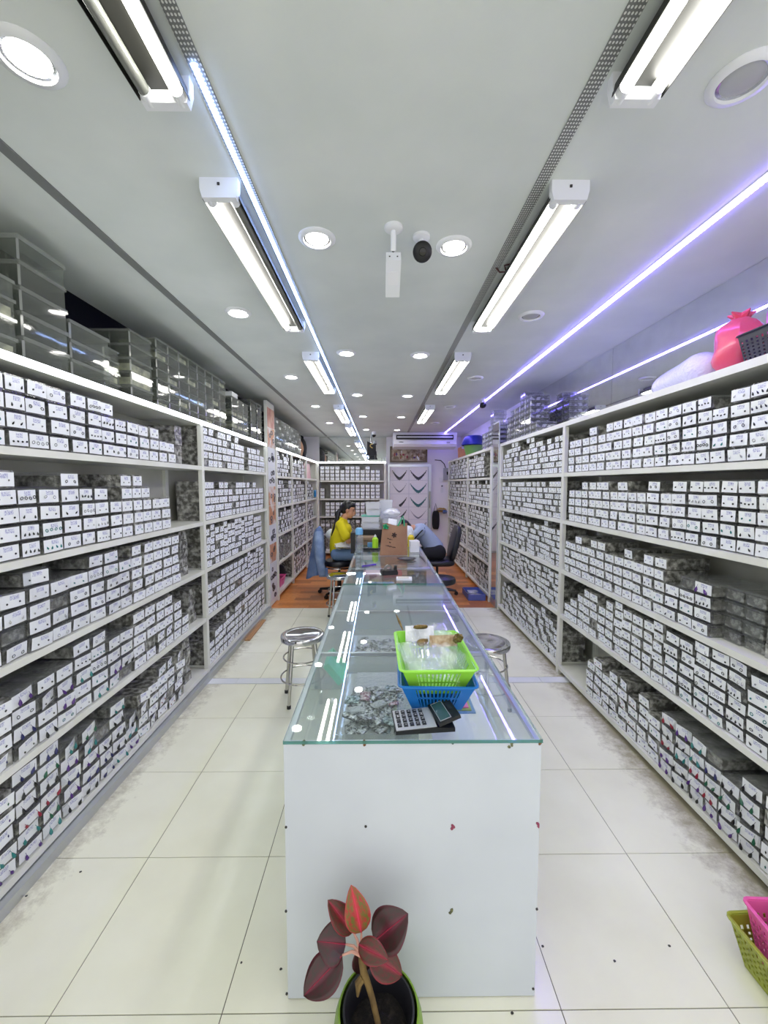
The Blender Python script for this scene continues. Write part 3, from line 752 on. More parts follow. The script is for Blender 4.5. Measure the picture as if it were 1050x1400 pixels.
# things inside the second counter
for nm, m_, lab, q in (('box_of_stock', mat('stock red', srgb(206, 84, 110), .5), 'pink-red packet inside the counter below the tape dispenser', (.03, .21, 3.80, 4.05)), ('box_of_stock', mat('stock pink', srgb(226, 170, 192), .5), 'pale pink packet inside the counter below the paper bag', (-.16, .0, 3.78, 4.0)),
        ('box_of_stock', mat('stock blue', srgb(146, 176, 214), .5), 'pale blue packet inside the counter near its seam', (-.16, .12, 3.2, 3.45)), ('dark_tray', mat('stock dark', srgb(74, 86, 88), .4), 'dark grey tray inside the counter by the black stool', (.20, .41, 3.3, 3.72)), ('dark_tray', 'stock dark', 'dark grey tray inside the counter under the water bottle', (-.2, .05, 4.25, 4.7)), ('paper_sheet', 'paper', 'white paper sheet inside the counter beside the grey tray', (-.22, .18, 2.98, 3.15))):
    x0, x1, y0, y1 = q; solo(nm, MB().box(x0, x1, y0, y1, .68, .70).box(x0 + .01, x1 - .01, y0 + .01, y1 - .01, .70, .706), m_, lab, 'stock')

# ------------------------------------------------------------------ baskets
def basket(mb, wt, dt, wb, db, h, style='slots', n=11, r=.012, th=.0022):
    """tapered basket: rim wt x dt at height h, floor wb x db"""
    mb.box(-wb / 2, wb / 2, -db / 2, db / 2, 0, .003)
    cor_t = [(-wt / 2, -dt / 2), (wt / 2, -dt / 2), (wt / 2, dt / 2), (-wt / 2, dt / 2)]
    cor_b = [(-wb / 2, -db / 2), (wb / 2, -db / 2), (wb / 2, db / 2), (-wb / 2, db / 2)]
    for s in range(4):
        a0, a1, b0, b1 = Vector((*cor_b[s], 0)), Vector((*cor_b[(s + 1) % 4], 0)), Vector((*cor_t[s], h)), Vector((*cor_t[(s + 1) % 4], h))
        nrm = (a1 - a0).cross(b0 - a0).normalized() * th
        P = lambda u, v: a0.lerp(a1, u).lerp(b0.lerp(b1, u), v)
        def pan(u0, u1, v0, v1):
            q = [P(u0, v0), P(u1, v0), P(u1, v1), P(u0, v1)]
            mb.add(q + [p - nrm for p in q], [(0, 1, 2, 3), (7, 6, 5, 4), (0, 4, 5, 1), (1, 5, 6, 2), (2, 6, 7, 3), (3, 7, 4, 0)])
        if style == 'slots':
            pan(0, 1, 0, .12); pan(0, 1, .84, 1); pan(0, .18, .12, .84); pan(.82, 1, .12, .84); pan(.18, .82, .46, .52)
            for k in range(n): pan(.18 + .64 * (k + .5) / n - .012, .18 + .64 * (k + .5) / n + .012, .12, .84)
        else:
            pan(0, 1, 0, .12); pan(0, 1, .80, 1)
            nn = n if s % 2 == 0 else int(n * 1.5)
            for k in range(nn + 1): pan(max(0, k / nn - .28 / nn), min(1, k / nn + .28 / nn), .12, .80)
            for k in range(1, 6): pan(0, 1, .12 + .68 * k / 6 - .028, .12 + .68 * k / 6 + .028)
    # rolled rim with rounded corners
    pts = []
    for i, (sx, sy) in enumerate(((1, 1), (-1, 1), (-1, -1), (1, -1))):
        for k in range(4):
            a = PI / 2 * i + PI / 2 * k / 3
            pts.append((sx * (wt / 2 - r) + r * math.cos(a) * 1.5, sy * (dt / 2 - r) + r * math.sin(a) * 1.5, h))
    mb.tube(pts, .0055, 6, closed=True, flat=.6)
    return mb
bb = basket(MB(), .235, .33, .16, .24, .10)
solo('plastic_basket', bb, 'blue plastic', 'blue slotted plastic basket standing on the glass counter top', 'basket', (.188, 1.385, CZ + .0005), (0, 0, R(-2)))
solo('plastic_basket', basket(MB(), .235, .33, .16, .24, .10), 'lime plastic', 'lime green slotted basket nested in the blue basket', 'basket', (.183, 1.393, CZ + .05), (0, 0, R(1)))
for k, (dx, dy, dz, w, h, rx, ry, rz) in enumerate(((-.03, -.04, .085, .17, .15, .35, .1, .3), (.04, -.07, .080, .14, .13, .2, -.3, 1.1), (.0, .04, .09, .19, .16, .4, .0, -.2), (.03, .09, .10, .16, .15, .5, .1, .5), (-.02, -.09, .07, .15, .10, .1, .2, 0.1))):
    solo('clear_bag', crumple(w, h, .05, 40 + k, 10), 'plastic bag', 'crumpled clear plastic bag in the lime green basket', 'bag', (.183 + dx, 1.393 + dy, CZ + .05 + dz), (rx, ry, rz), smooth=True, group='clear bags in the lime basket')
mat('kraft tag', srgb(202, 184, 152), .7, col2=srgb(160, 132, 96), nscale=60); mat('gold', srgb(150, 126, 74), .35, .6, col2=srgb(96, 78, 44), nscale=60, bump=.6, bscale=90)
def lump(r, sd, amp=.45):
    b = MB().ell((0, 0, 0), r, 16, 10)
    b.v = [tuple(Vector(p) * (1 + amp * mnoise.noise(Vector((p[0] / r[0] * 2 + sd, p[1] / r[1] * 2, p[2] / r[2] * 2))) + .25 * amp * mnoise.noise(Vector((p[0] / r[0] * 5 + sd, p[1] / r[1] * 5, p[2] / r[2] * 5))))) for p in b.v]
    return b
solo('card_tag', MB().box(-.05, .05, -.001, .001, -.02, .02), 'kraft tag', 'speckled kraft paper tag on top of the lime basket', 'tag', tuple(at(606, 876, y=1.43)), (R(-30), 0, R(4)))
solo('card_tag', MB().box(-.055, .055, -.001, .001, -.025, .035), 'paper', 'white card standing at the back of the lime basket', 'tag', tuple(at(574, 868, y=1.50)), (R(-40), 0, 0))
solo('bead_strip', lump((.027, .008, .013), 61, .3), 'gold', 'gold bead pack clipped to the white card', 'bead pack', tuple(at(575, 857, y=1.488)), (R(50), 0, 0))
solo('gold_ornament', lump((.015, .014, .036), 62), 'gold', 'tarnished gold ornament at the corner of the lime basket', 'ornament', tuple(at(626, 873, y=1.40)), (R(50), R(30), R(-15)))
solo('gold_ornament', lump((.022, .012, .012), 63), 'gold', 'small twisted gold ornament among the clear bags', 'ornament', tuple(at(578, 878, y=1.43)), (R(30), 0, .3))
solo('feather_pick', MB().tube([at(551, 862, y=1.46), at(546, 850, y=1.48), at(541, 839, y=1.49)], [.002, .005, .001], 6), 'gold', 'thin brown feathered pick poking up behind the lime basket', 'ornament', smooth=True)
# floor baskets by the rack under the mirror
solo('plastic_basket', basket(MB(), .30, .40, .24, .33, .14, 'grid', 14), 'olive plastic', 'olive green perforated basket on the tile floor', 'basket', (1.298, 1.02, .002), (0, 0, R(2)))
t = thing('plastic_basket', 'pink perforated basket set inside the olive floor basket', 'basket', (1.287, 1.02, .055), (0, 0, R(-3)))
part('basket_shell', basket(MB(), .26, .32, .21, .26, .17, 'grid', 13), 'pink plastic', t)
for k in range(3): solo('clear_bag', crumple(.17, .2, .06, 70 + k, 10), 'silver bag', 'glittering clear bag of jewellery in the pink floor basket', 'bag', (1.287, 1.01 + .03 * k, .13 + .05 * k), (random.uniform(-.2, .2), random.uniform(-.2, .2), k), smooth=True, group='bags in the pink basket')

# ------------------------------------------------------------------ calculator
mat('calc silver', srgb(196, 200, 206), .35, .3); mat('calc key', srgb(34, 36, 42), .4); mat('lcd', srgb(58, 92, 94), .15)
t = thing('calculator', 'silver and black desk calculator lying beside the blue basket', 'calculator', (.133, 1.195, CZ), (0, 0, R(5)))
part('base', MB().prism([(-.093, .0), (.085, .0), (.085, .012), (.030, .016), (-.093, .010)], -.055, .055, 'y'), 'black plastic', t)
face = part('face_plate', MB().prism([(-.091, .0105), (.030, .0165), (.030, .0185), (-.091, .0125)], -.052, .052, 'y'), 'calc silver', t)
def text_mesh(s, size, ext=.0004):
    cu = bpy.data.curves.new('text', 'FONT'); cu.body = s; cu.size = size; cu.align_x = 'CENTER'; cu.align_y = 'CENTER'; cu.extrude = ext; cu.resolution_u = 2
    ob = bpy.data.objects.new('text', cu); C.objects.link(ob); bpy.context.view_layer.update()
    me = bpy.data.meshes.new_from_object(ob.evaluated_get(bpy.context.evaluated_depsgraph_get())); bpy.data.objects.remove(ob); me.materials.clear(); return me
KEYS = [['0', '1', '4', '7', 'C'], ['00', '2', '5', '8', 'AC'], ['.', '3', '6', '9', '%'], ['=', '+', '-', 'x', '÷']]
keyb = MB().prism([(-.0065, 0), (.0065, 0), (.0055, .004), (-.0055, .004)], -.0075, .0075, 'y').mesh('key', 'calc key')
tms = {}
for j, row in enumerate(KEYS):
    for i, ch in enumerate(row):
        x = -.078 + i * .0185; zz = .0118 + (x + .091) / .121 * .006
        k = link('key', keyb, face, (x, .036 - j * .0225, zz), (0, -.05, 0))
        tm = text_mesh(ch, .0085); tm.materials.append(MATS['paper'])
        link('key_mark', tm, k, (0, 0, .0041), (0, 0, -PI / 2))
M = Matrix.Translation((.028, 0, .014)) @ Matrix.Rotation(-R(17), 4, 'Y') @ Matrix.Rotation(R(6), 4, 'Z')
hd = part('display_head', MB().box(.004, .075, -.056, .056, 0, .010, 0, M), 'black plastic', t)
part('screen', MB().box(.014, .047, -.046, .046, .0102, .0112, 0, M), 'lcd', hd)
part('solar_cell', MB().box(.054, .066, -.012, .03, .0102, .0110, 0, M), 'calc key', hd)
b = MB()
for q in ((.0125, .014, -.047, .047), (.047, .0485, -.047, .047), (.0125, .0485, -.0485, -.047), (.0125, .0485, .047, .0485)): b.box(*q, .0102, .0118, 0, M)
part('screen_frame', b, 'calc silver', hd)

# ------------------------------------------------------------------ stools
def steel_stool(label, x, y, h=.48, r=.155, rz=.3):
    t = thing('steel_stool', label, 'stool', (x, y, 0), (0, 0, rz))
    part('seat', MB().lathe([(.002, h - .006), (r * .75, h - .004), (r - .012, h), (r - .003, h - .004), (r, h - .014), (r - .002, h - .034), (r - .010, h - .036), (r - .012, h - .02), (.002, h - .018)], n=36, cap=False), 'chrome', t, True)
    rt, rb = r * .72, r * 1.02
    for k in range(4):
        a = PI / 4 + k * PI / 2; c_, s_ = math.cos(a), math.sin(a)
        lg = part('leg', MB().tube([(rt * .72 * c_, rt * .72 * s_, h - .024), (rt * c_, rt * s_, h - .06), (rb * c_, rb * s_, .016)], .0115, 10), 'steel', t, True)
        part('rubber_foot', MB().lathe([(.014, 0), (.014, .02), (.012, .024)], (rb * c_, rb * s_, 0), n=10), 'rubber', lg, True)
    for z, off in ((h * .66, .012), (h * .36, .016)):
        rr = rt + (rb - rt) * (h - .06 - z) / (h - .076) + off
        part('foot_ring', MB().tube([(rr * math.cos(a), rr * math.sin(a), z) for a in [k * PI / 16 for k in range(32)]], .0055, 8, closed=True), 'steel', t, True)
    return t
steel_stool('polished steel stool standing between the counter and the lit-strip rack', -.56, 2.83)
steel_stool('polished steel stool standing between the counter and the rack under the mirror', .73, 2.68, rz=.55)
steel_stool('polished steel stool on the tile edge beside the paper bag counter', -.465, 4.55, h=.52)

def star_base(t, x=0, y=0, h=.40, r=.26, col='black plastic'):
    part('gas_column', MB().lathe([(.03, .07), (.03, .22), (.018, .222), (.018, h)], n=12), col, t, True)
    for k in range(5):
        a = k * 2 * PI / 5 + .4; c_, s_ = math.cos(a), math.sin(a)
        lg = part('base_arm', MB().tube([(0, 0, .085), (r * .5 * c_, r * .5 * s_, .075), (r * c_, r * s_, .06)], [.028, .022, .016], 8), col, t, True)
        part('caster', MB().tube([(r * c_ - .018 * s_, r * s_ + .018 * c_, .026), (r * c_ + .018 * s_, r * s_ - .018 * c_, .026)], .026, 12), col, lg, True)
t = thing('round_stool', 'black padded round stool at the counter side, ahead of the black office chair', 'stool', (.71, 4.60, 0))
part('cushion', MB().lathe([(.002, .40), (.14, .40), (.162, .415), (.165, .445), (.155, .47), (.12, .482), (.002, .485)], n=32, cap=False), 'black leather', t, True)
star_base(t, h=.40, r=.22)

# office chairs
def pad(w, d, h, n=10, p=4):   # superellipsoid cushion, centred
    b = MB()
    sg = lambda c, e: math.copysign(abs(c) ** e, c)
    nu, nv = 20, 10; vs = []
    def fn(u, v):
        a = 2 * PI * u; th = -PI / 2 + PI * v
        return (w / 2 * sg(math.cos(th), .4) * sg(math.cos(a), .45), d / 2 * sg(math.cos(th), .4) * sg(math.sin(a), .45), h / 2 * sg(math.sin(th), .7))
    return b.sheet(fn, nu, nv, closeu=True)
def xform(b, M):
    b.v = [tuple(M @ Vector(p)) for p in b.v]; return b
t = thing('office_chair', 'black leather office chair by the rack on the plank floor, its back tilted', 'chair', (.80, 5.60, 0), (0, 0, PI))   # faces -x ; local +x forward
part('seat', xform(pad(.46, .46, .10), Matrix.Translation((0, 0, .47))), 'black leather', t, True)
part('backrest', xform(pad(.09, .42, .50), Matrix.Translation((-.235, 0, .73)) @ Matrix.Rotation(-.22, 4, 'Y')), 'black leather', t, True)
part('back_bracket', MB().tube([(-.12, 0, .43), (-.21, 0, .44), (-.245, 0, .55)], .022, 8), 'black plastic', t, True)
star_base(t, h=.43, r=.27)
t = thing('office_chair', 'black swivel chair with a round seat under the woman in yellow', 'chair', (-.58, 5.60, 0))
part('seat', MB().lathe([(.002, .41), (.18, .41), (.205, .425), (.21, .46), (.19, .49), (.002, .50)], n=30, cap=False), 'black leather', t, True)
part('seat_ring', MB().tube([(.19 * math.cos(a), .19 * math.sin(a), .395) for a in [k * PI / 16 for k in range(32)]], .012, 8, closed=True), 'chrome', t, True)
part('backrest', xform(pad(.06, .34, .34), Matrix.Translation((-.255, 0, .745)) @ Matrix.Rotation(-.12, 4, 'Y')), 'black leather', t, True)
part('back_bracket', MB().tube([(-.10, 0, .405), (-.25, 0, .42), (-.275, 0, .62)], .016, 8), 'black plastic', t, True)
star_base(t, h=.41, r=.29)

# denim jacket hanging over the chair back
mat('denim', srgb(112, 138, 178), .85, col2=srgb(80, 104, 148), nscale=7, lo=.3, hi=.7, bump=.5, bscale=14)
mat('denim pale', srgb(150, 172, 204), .85, col2=srgb(118, 142, 180), nscale=9)
t = thing('denim_jacket', 'faded blue denim jacket draped over a chair back', 'jacket', (-.86, 5.60, .30))
def jk(u, v):
    a = 2 * PI * u; top = .955 - .0 * v; z = .28 + v * .68
    q = 1 - v
    rx = (.055 + .075 * q + .022 * math.sin(3 * a + 4 * q) * q) * (1 if v < .85 else math.sqrt(max(0, 1 - ((v - .85) / .15) ** 2)) * .98 + .02)
    ry = (.17 + .05 * q + .016 * math.sin(5 * a + 2) * (q + .2)) * (1 if v < .9 else .75 + .25 * (1 - (v - .9) / .1))
    lean = -.03 * q
    return (-.862 + lean + rx * math.cos(a) - .0, 5.60 + ry * math.sin(a), z - .04 * math.sin(2 * a + 1) * q * q)
part('jacket_body', MB().sheet(jk, 40, 16, closeu=True), 'denim', t, True, world=True)
part('sleeve', MB().tube([(-.845, 5.44, .90), (-.83, 5.385, .78), (-.82, 5.36, .60), (-.80, 5.37, .42), (-.79, 5.38, .33)], [.05, .065, .06, .052, .045], 12), 'denim pale', t, True, world=True)
part('pocket', MB().box(-.83, -.71, 5.372, 5.388, .30, .42), 'denim', t, world=True)

# ------------------------------------------------------------------ desk behind the counters
t = thing('work_desk', 'dark work desk between the two seated people', 'desk', (.07, 4.86, 0))
part('desk_top', MB().box(-.30, .46, 4.86, 6.3, .75, .785), 'black plastic', t, world=True)
for x in (-.28, .42): part('desk_side', MB().box(x, x + .02, 4.9, 6.26, 0, .75), 'black plastic', t, world=True)
part('hutch_side', MB().box(-.365, -.305, 4.90, 5.28, .70, .955), 'black plastic', t, world=True)
part('hutch_back', MB().box(-.305, .12, 5.25, 5.28, .785, .955), 'black plastic', t, world=True)
mat('cardboard', srgb(150, 128, 100), .8, col2=srgb(132, 110, 84), nscale=12)
solo('cardboard_box', MB().box(-.29, -.06, 5.0, 5.22, .786, .885).box(-.30, -.05, 4.985, 4.998, .85, .885), 'cardboard', 'flat cardboard box inside the black desk hutch', 'box')
# stacks of clear containers with white stock on the desk
mat('white stock', srgb(236, 238, 242), .5, col2=srgb(212, 216, 222), nscale=26, bump=.5, bscale=40)
clear('frosted tub', (.95, .96, .97), .55, (.93, .95, .96), .1, bump=.3, bscale=30)
def tub(x, y, z, w, d, h, label, lidm='frosted tub', group='clear tubs piled on the desk'):
    t = thing('clear_tub', label, 'container', (x, y, z), (0, 0, random.uniform(-.06, .06)), group)
    part('tub_body', MB().prism([(-w / 2 * .94, 0), (w / 2 * .94, 0), (w / 2, h * .86), (-w / 2, h * .86)], -d / 2, d / 2, 'y'), 'frosted tub', t)
    part('packed_stock', MB().box(-w / 2 * .86, w / 2 * .86, -d / 2 + .01, d / 2 - .01, .006, h * .75), 'white stock', t)
    part('lid', MB().box(-w / 2 - .004, w / 2 + .004, -d / 2 - .004, d / 2 + .004, h * .86, h - .001), lidm, t)
mat('teal lid', srgb(36, 170, 148), .4)
Z0 = .786
for k in range(4): tub(-.13, 5.55, Z0 + k * .085, .24, .28, .085, 'clear tub of white stock in the pile capped by the teal lid', 'teal lid' if k == 3 else 'frosted tub')
for k in range(2): tub(-.10, 5.55, Z0 + .34 + k * .09, .19, .24, .09, 'clear tub standing on top of the teal-lidded tub')
for k in range(3): tub(.16, 5.58, Z0 + k * .10, .26, .28, .10, 'clear tub of white stock under the tied white bag')
for k in range(2): tub(.08, 5.85, Z0 + k * .27, .18, .2, .27, 'tall clear tub standing behind the tied white bag')
mat('white film', srgb(228, 232, 234), .35, bump=.7, bscale=22)
def sack(name, label, c, r, m_, sd, knot=True, sq=.9, cat='bag', amp=.12):
    t = thing(name, label, cat, (c[0], c[1], c[2]))
    b = MB(); b.ell((0, 0, r[2]), r, 22, 14)
    vs = []
    for p in b.v:
        q = mnoise.noise(Vector((p[0] / r[0] * 1.6 + sd, p[1] / r[1] * 1.6, p[2] / r[2] * 1.3))) + .5 * mnoise.noise(Vector((p[0] / r[0] * 4 + sd, p[1] / r[1] * 4, p[2] / r[2] * 3)))
        f = 1 + amp * q; zz = p[2]
        if zz < r[2] * .5: f *= 1 + .18 * (1 - zz / (r[2] * .5))
        vs.append((p[0] * f, p[1] * f, max(0, zz * (1 + .04 * q))))
    b.v = vs
    part('bag_body', b, m_, t, True)
    if knot:
        k = MB()
        for a in range(5):
            an = a * 1.3 + sd; k.tube([(0, 0, r[2] * 1.92), (.4 * r[0] * math.cos(an) * .5, .4 * r[1] * math.sin(an) * .5, r[2] * 2.1), (.5 * r[0] * math.cos(an), .5 * r[1] * math.sin(an), r[2] * 2.2)], [r[0] * .14, r[0] * .16, r[0] * .03], 6)
        part('knot', k, m_, t, True)
    return t
sack('white_bag', 'white plastic bag bulging on top of the clear tubs', (.16, 5.58, Z0 + .302), (.12, .12, .065), 'frosted tub', 1.3, False, amp=.4)
sack('white_bag', 'white plastic bag behind the paper bag, next to the slumped person', (.34, 5.1, Z0 + .002), (.09, .09, .12), 'white film', 4.2, False)
# water bottle
t = thing('water_bottle', 'clear water bottle with a light blue cap on the counter', 'bottle', (at(493, 750, z=CZ).x, 4.28, CZ))
part('bottle_body', MB().lathe([(.002, .001), (.040, .001), (.043, .008), (.043, .16), (.038, .185), (.036, .205)], n=20, cap=False), 'bottle plastic', t, True)
part('water', MB().lathe([(.002, .004), (.038, .004), (.039, .10), (.002, .10)], n=20, cap=False), 'thin glass', t, True)
part('cap', MB().lathe([(.040, .20), (.041, .24), (.036, .262), (.02, .272), (.002, .274)], n=20), mat('cap blue', srgb(122, 184, 226), .35), t, True)
# brown paper bag with green ribbon handles
mat('kraft', srgb(168, 130, 100), .75, col2=srgb(146, 108, 82), nscale=5, lo=.3, hi=.7, bump=.35, bscale=14)
mat('ribbon', srgb(28, 170, 112), .4); mat('ink', srgb(62, 46, 40), .8)
t = thing('paper_bag', 'brown paper shopping bag with green ribbon handles on the glass counter', 'shopping bag', (.135, 4.17, CZ + .001), (0, 0, R(6)))
w, d, h = .28, .09, .33
Mb = Matrix.Shear('XY', 4, (0, 0)).to_4x4()
def bagside(sgn):
    def fn(u, v):
        x = (u - .5) * w * (1 - .10 * v) + .018 * v; bul = .012 * math.sin(PI * u) * math.sin(PI * v) + .004 * mnoise.noise(Vector((u * 5, v * 6, sgn)))
        zz = h * v * (1 - .07 * (1 - u) * 0 - .16 * v * max(0, math.sin((u - .12) * PI * 1.1)) ** 2 * .45)
        return (x, sgn * (d / 2 * (1 - .55 * v) + bul), zz)
    return fn
b = MB().sheet(bagside(-1), 10, 10); b.sheet(bagside(1), 10, 10)
for sx in (0, 1):
    f0, f1 = bagside(-1), bagside(1)
    def side(u, v, sx=sx):
        p, q = Vector(f0(sx, v)), Vector(f1(sx, v)); r_ = p.lerp(q, u); r_.x -= (1 if sx else -1) * .02 * math.sin(PI * u) * v; return r_
    b.sheet(side, 4, 10)
b.box(-w / 2, w / 2, -d / 2, d / 2, 0, .002)
part('bag_body', b, 'kraft', t, True)
prn = bagside(-1)
def dab(mb, u, v, su, sv, ang=0):
    c = Vector(prn(u, v)); po = []
    for k in range(6):
        a = k * PI / 3; x, z = su * math.cos(a), sv * math.sin(a)
        po.append((c.x + x * math.cos(ang) - z * math.sin(ang), c.y - .0035, c.z + x * math.sin(ang) + z * math.cos(ang)))
    mb.add(po, [tuple(range(6))])
b = MB()
for k in range(6):
    a = k * PI / 3 + .3; dab(b, .47 + .055 * math.cos(a), .66 + .05 * math.sin(a), .016, .008, a)
part('printed_flower', b, 'ink', t)
b = MB(); rr = random.Random(5)
for u0, u1, v in ((.22, .42, .53), (.30, .36, .42), (.18, .55, .31)):
    u = u0
    while u < u1:
        dab(b, u, v - (u - u0) * .16 + rr.uniform(-.006, .006), .0045, rr.uniform(.004, .009), rr.uniform(-.5, .5)); u += .035
part('printed_lettering', b, 'ink', t, label='worn dark lettering, unreadable')
part('handle', MB().tube([(.045, -.02, .30), (.075, -.02, .36), (.098, -.02, .405), (.108, -.02, .36), (.112, -.02, .30)], .013, 6, flat=.6), 'ribbon', t, True)
b = MB()
for k in range(5): b.tube([(-.085, -.03, .32), (-.085 + .03 * math.cos(k * 1.3), -.05, .30 + .03 * math.sin(k * 1.3)), (-.08 + .02 * math.cos(k * 1.3 + .8), -.04, .285)], .010, 6, flat=.4)
part('ribbon_bow', b, 'ribbon', t, True)
solo('tissue_paper', xform(crumple(.09, .08, .04, 81, 10), Matrix.Identity(4)), 'paper', 'crumpled tissue paper sticking out of the paper bag', 'paper', (.125, 4.17, CZ + .335), (R(70), .2, .1), smooth=True)
# small things on the far counter
mat('yellow liquid', srgb(226, 202, 48), .3); mat('lime bottle', srgb(170, 222, 40), .35)
def bottle(name, label, x, y, z, r, h, m_, capm, cat='bottle'):
    t = thing(name, label, cat, (x, y, z))
    part('bottle_body', MB().lathe([(.002, 0), (r, 0), (r, h * .7), (r * .5, h * .82), (r * .4, h * .84)], n=16), m_, t, True)
    part('pump', MB().lathe([(r * .45, h * .84), (r * .45, h * .92), (r * .2, h * .93), (r * .2, h)], n=12), capm, t, True)
bottle('pump_bottle', 'yellow pump bottle between the paper bag and the slumped person', .36, 4.70, CZ + .001, .04, .17, 'yellow liquid', 'white plastic')
bottle('pump_bottle', 'lime green bottle tucked beside the paper bag', at(513, 740, y=4.5).x, 4.5, CZ + .001, .035, .17, 'lime bottle', 'white plastic')
solo('tape_roll', MB().lathe([(.022, 0), (.035, 0), (.035, .06), (.022, .06)], n=16, closed=True), mat('tape blue', srgb(96, 150, 190), .4), 'roll of blue tape beside the lime green bottle', 'tape', (at(506, 745, y=4.45).x, 4.62, CZ + .001), smooth=True)
for k in range(2):
    solo('white_box', MB().box(-.05, .05, -.06, .06, 0, .058).box(-.051, .051, -.061, .061, .046, .0585), 'white plastic', 'small white box in the pile next to the paper bag', 'box', (.37, 4.36, CZ + .0015 + .0595 * k), (0, 0, .05 * k), group='white boxes by the paper bag')
t = thing('calculator', 'dark grey calculator lying by the water bottle', 'calculator', (at(508, 751, z=CZ).x, 4.52, CZ + .001), (0, 0, -.2))
part('case', MB().prism([(-.07, 0), (.07, 0), (.07, .012), (-.07, .022)], -.09, .09, 'x'), 'calc key', t)
for i in range(4):
    for j in range(4): part('key', MB().cbox((-.05 + .033 * i, -.05 + .024 * j, .0165 - .0018 * j), (.022, .016, .008)), 'calc silver', t)
# tape dispenser
t = thing('tape_dispenser', 'black desk tape dispenser on the glass counter', 'tape dispenser', (at(532, 787, z=CZ).x, at(532, 787, z=CZ).y + .04, CZ + .001), (0, 0, R(12)))
part('base', MB().prism([(-.065, 0), (.065, 0), (.068, .02), (.060, .042), (.02, .036), (-.03, .036), (-.062, .04), (-.068, .02)], -.035, .035, 'y'), 'black plastic', t)
part('tape_roll', MB().lathe([(.018, -.012), (.036, -.012), (.036, .012), (.018, .012)], n=20, closed=True, M=Matrix.Translation((-.005, 0, .045)) @ Matrix.Rotation(PI / 2, 4, 'X')), mat('tape clear', srgb(120, 116, 110), .2), t, True)
part('cutter', MB().prism([(.040, .040), (.064, .040), (.060, .075), (.048, .068)], -.018, .018, 'y'), 'black plastic', t)
p = at(553, 794, z=CZ)
t = thing('card_terminal', 'white flat card box on the near edge of the second counter', 'box', (p.x, p.y + .04, CZ + .001), (0, 0, -.06))
part('case', MB().box(-.06, .06, -.04, .04, 0, .014), 'white plastic', t); part('top_card', MB().box(-.05, .035, -.03, .03, .0142, .016), mat('beige', srgb(206, 204, 192), .5), t)
p0, p1 = at(495, 774, z=CZ + .006), at(514, 771.5, z=CZ + .006)
t = thing('marker_pen', 'purple marker pen lying on the glass counter', 'pen', tuple(p0))
part('barrel', MB().tube([p0, p0.lerp(p1, .65)], .005, 8), mat('pen violet', srgb(74, 26, 178), .35), t, True, world=True); part('cap', MB().tube([p0.lerp(p1, .66), p1], .0062, 8), 'pen violet', t, True, world=True)
p = at(556, 766, z=CZ)
t = thing('pliers_dish', 'shallow dark dish lying in front of the paper bag', 'dish', (p.x, p.y + .02, CZ + .001))
part('dish', MB().lathe([(.002, .002), (.05, .002), (.07, .016), (.072, .016), (.052, 0), (.002, 0)], n=24, cap=False, M=Matrix.Scale(1.35, 4, (1, 0, 0))), mat('dish grey', srgb(72, 74, 84), .25), t, True)

# ------------------------------------------------------------------ people
def remeshed(b, voxel, name, m_, parent, sm=6, world=True):
    me = b.mesh(name, m_); ob = bpy.data.objects.new('tmp', me); C.objects.link(ob)
    md = ob.modifiers.new('r', 'REMESH'); md.mode = 'VOXEL'; md.voxel_size = voxel
    s_ = ob.modifiers.new('s', 'SMOOTH'); s_.iterations = sm; s_.factor = .5
    bpy.context.view_layer.update()
    m2 = bpy.data.meshes.new_from_object(ob.evaluated_get(bpy.context.evaluated_depsgraph_get())); bpy.data.objects.remove(ob)
    m2.polygons.foreach_set('use_smooth', [True] * len(m2.polygons)); m2.materials.clear(); m2.materials.append(MATS[m_]); m2.name = name
    if world: m2.transform(Matrix.Translation(-parent.location))
    return link(name, m2, parent)
def limb(b, pts, rs, n=12):
    b.tube(pts, rs, n)
    for p, r in zip(pts, rs): b.ell(p, (r, r, r), n, 8)
def fingers(b, wrist, fwd, side, up, L=.075):
    """palm plus five fingers, relaxed"""
    wrist, fwd, side, up = Vector(wrist), Vector(fwd).normalized(), Vector(side).normalized(), Vector(up).normalized()
    for k in range(4):
        o = side * (-.030 + .02 * k); base = wrist + fwd * .035 + o * .6; kn = wrist + fwd * .085 + o
        limb(b, [base, kn], [.016, .012], 8)
        l = L * (.86, 1, .95, .76)[k]
        limb(b, [kn, kn + fwd * l * .5 - up * .008, kn + fwd * l * .85 - up * .03], [.0095, .009, .0075], 8)
    limb(b, [wrist + fwd * .025 - side * .025, wrist + fwd * .055 - side * .055, wrist + fwd * .085 - side * .06 - up * .01], [.014, .011, .009], 8)
mat('skin', srgb(204, 150, 116), .5); mat('hair', srgb(16, 14, 16), .35); mat('yellow cotton', srgb(222, 206, 12), .8, bump=.25, bscale=22)
mat('jeans', srgb(112, 140, 178), .85, bump=.3, bscale=30); mat('grey blue cotton', srgb(160, 174, 200), .8, bump=.25, bscale=22); mat('lip', srgb(150, 80, 74), .5); mat('eye', srgb(24, 18, 18), .3)
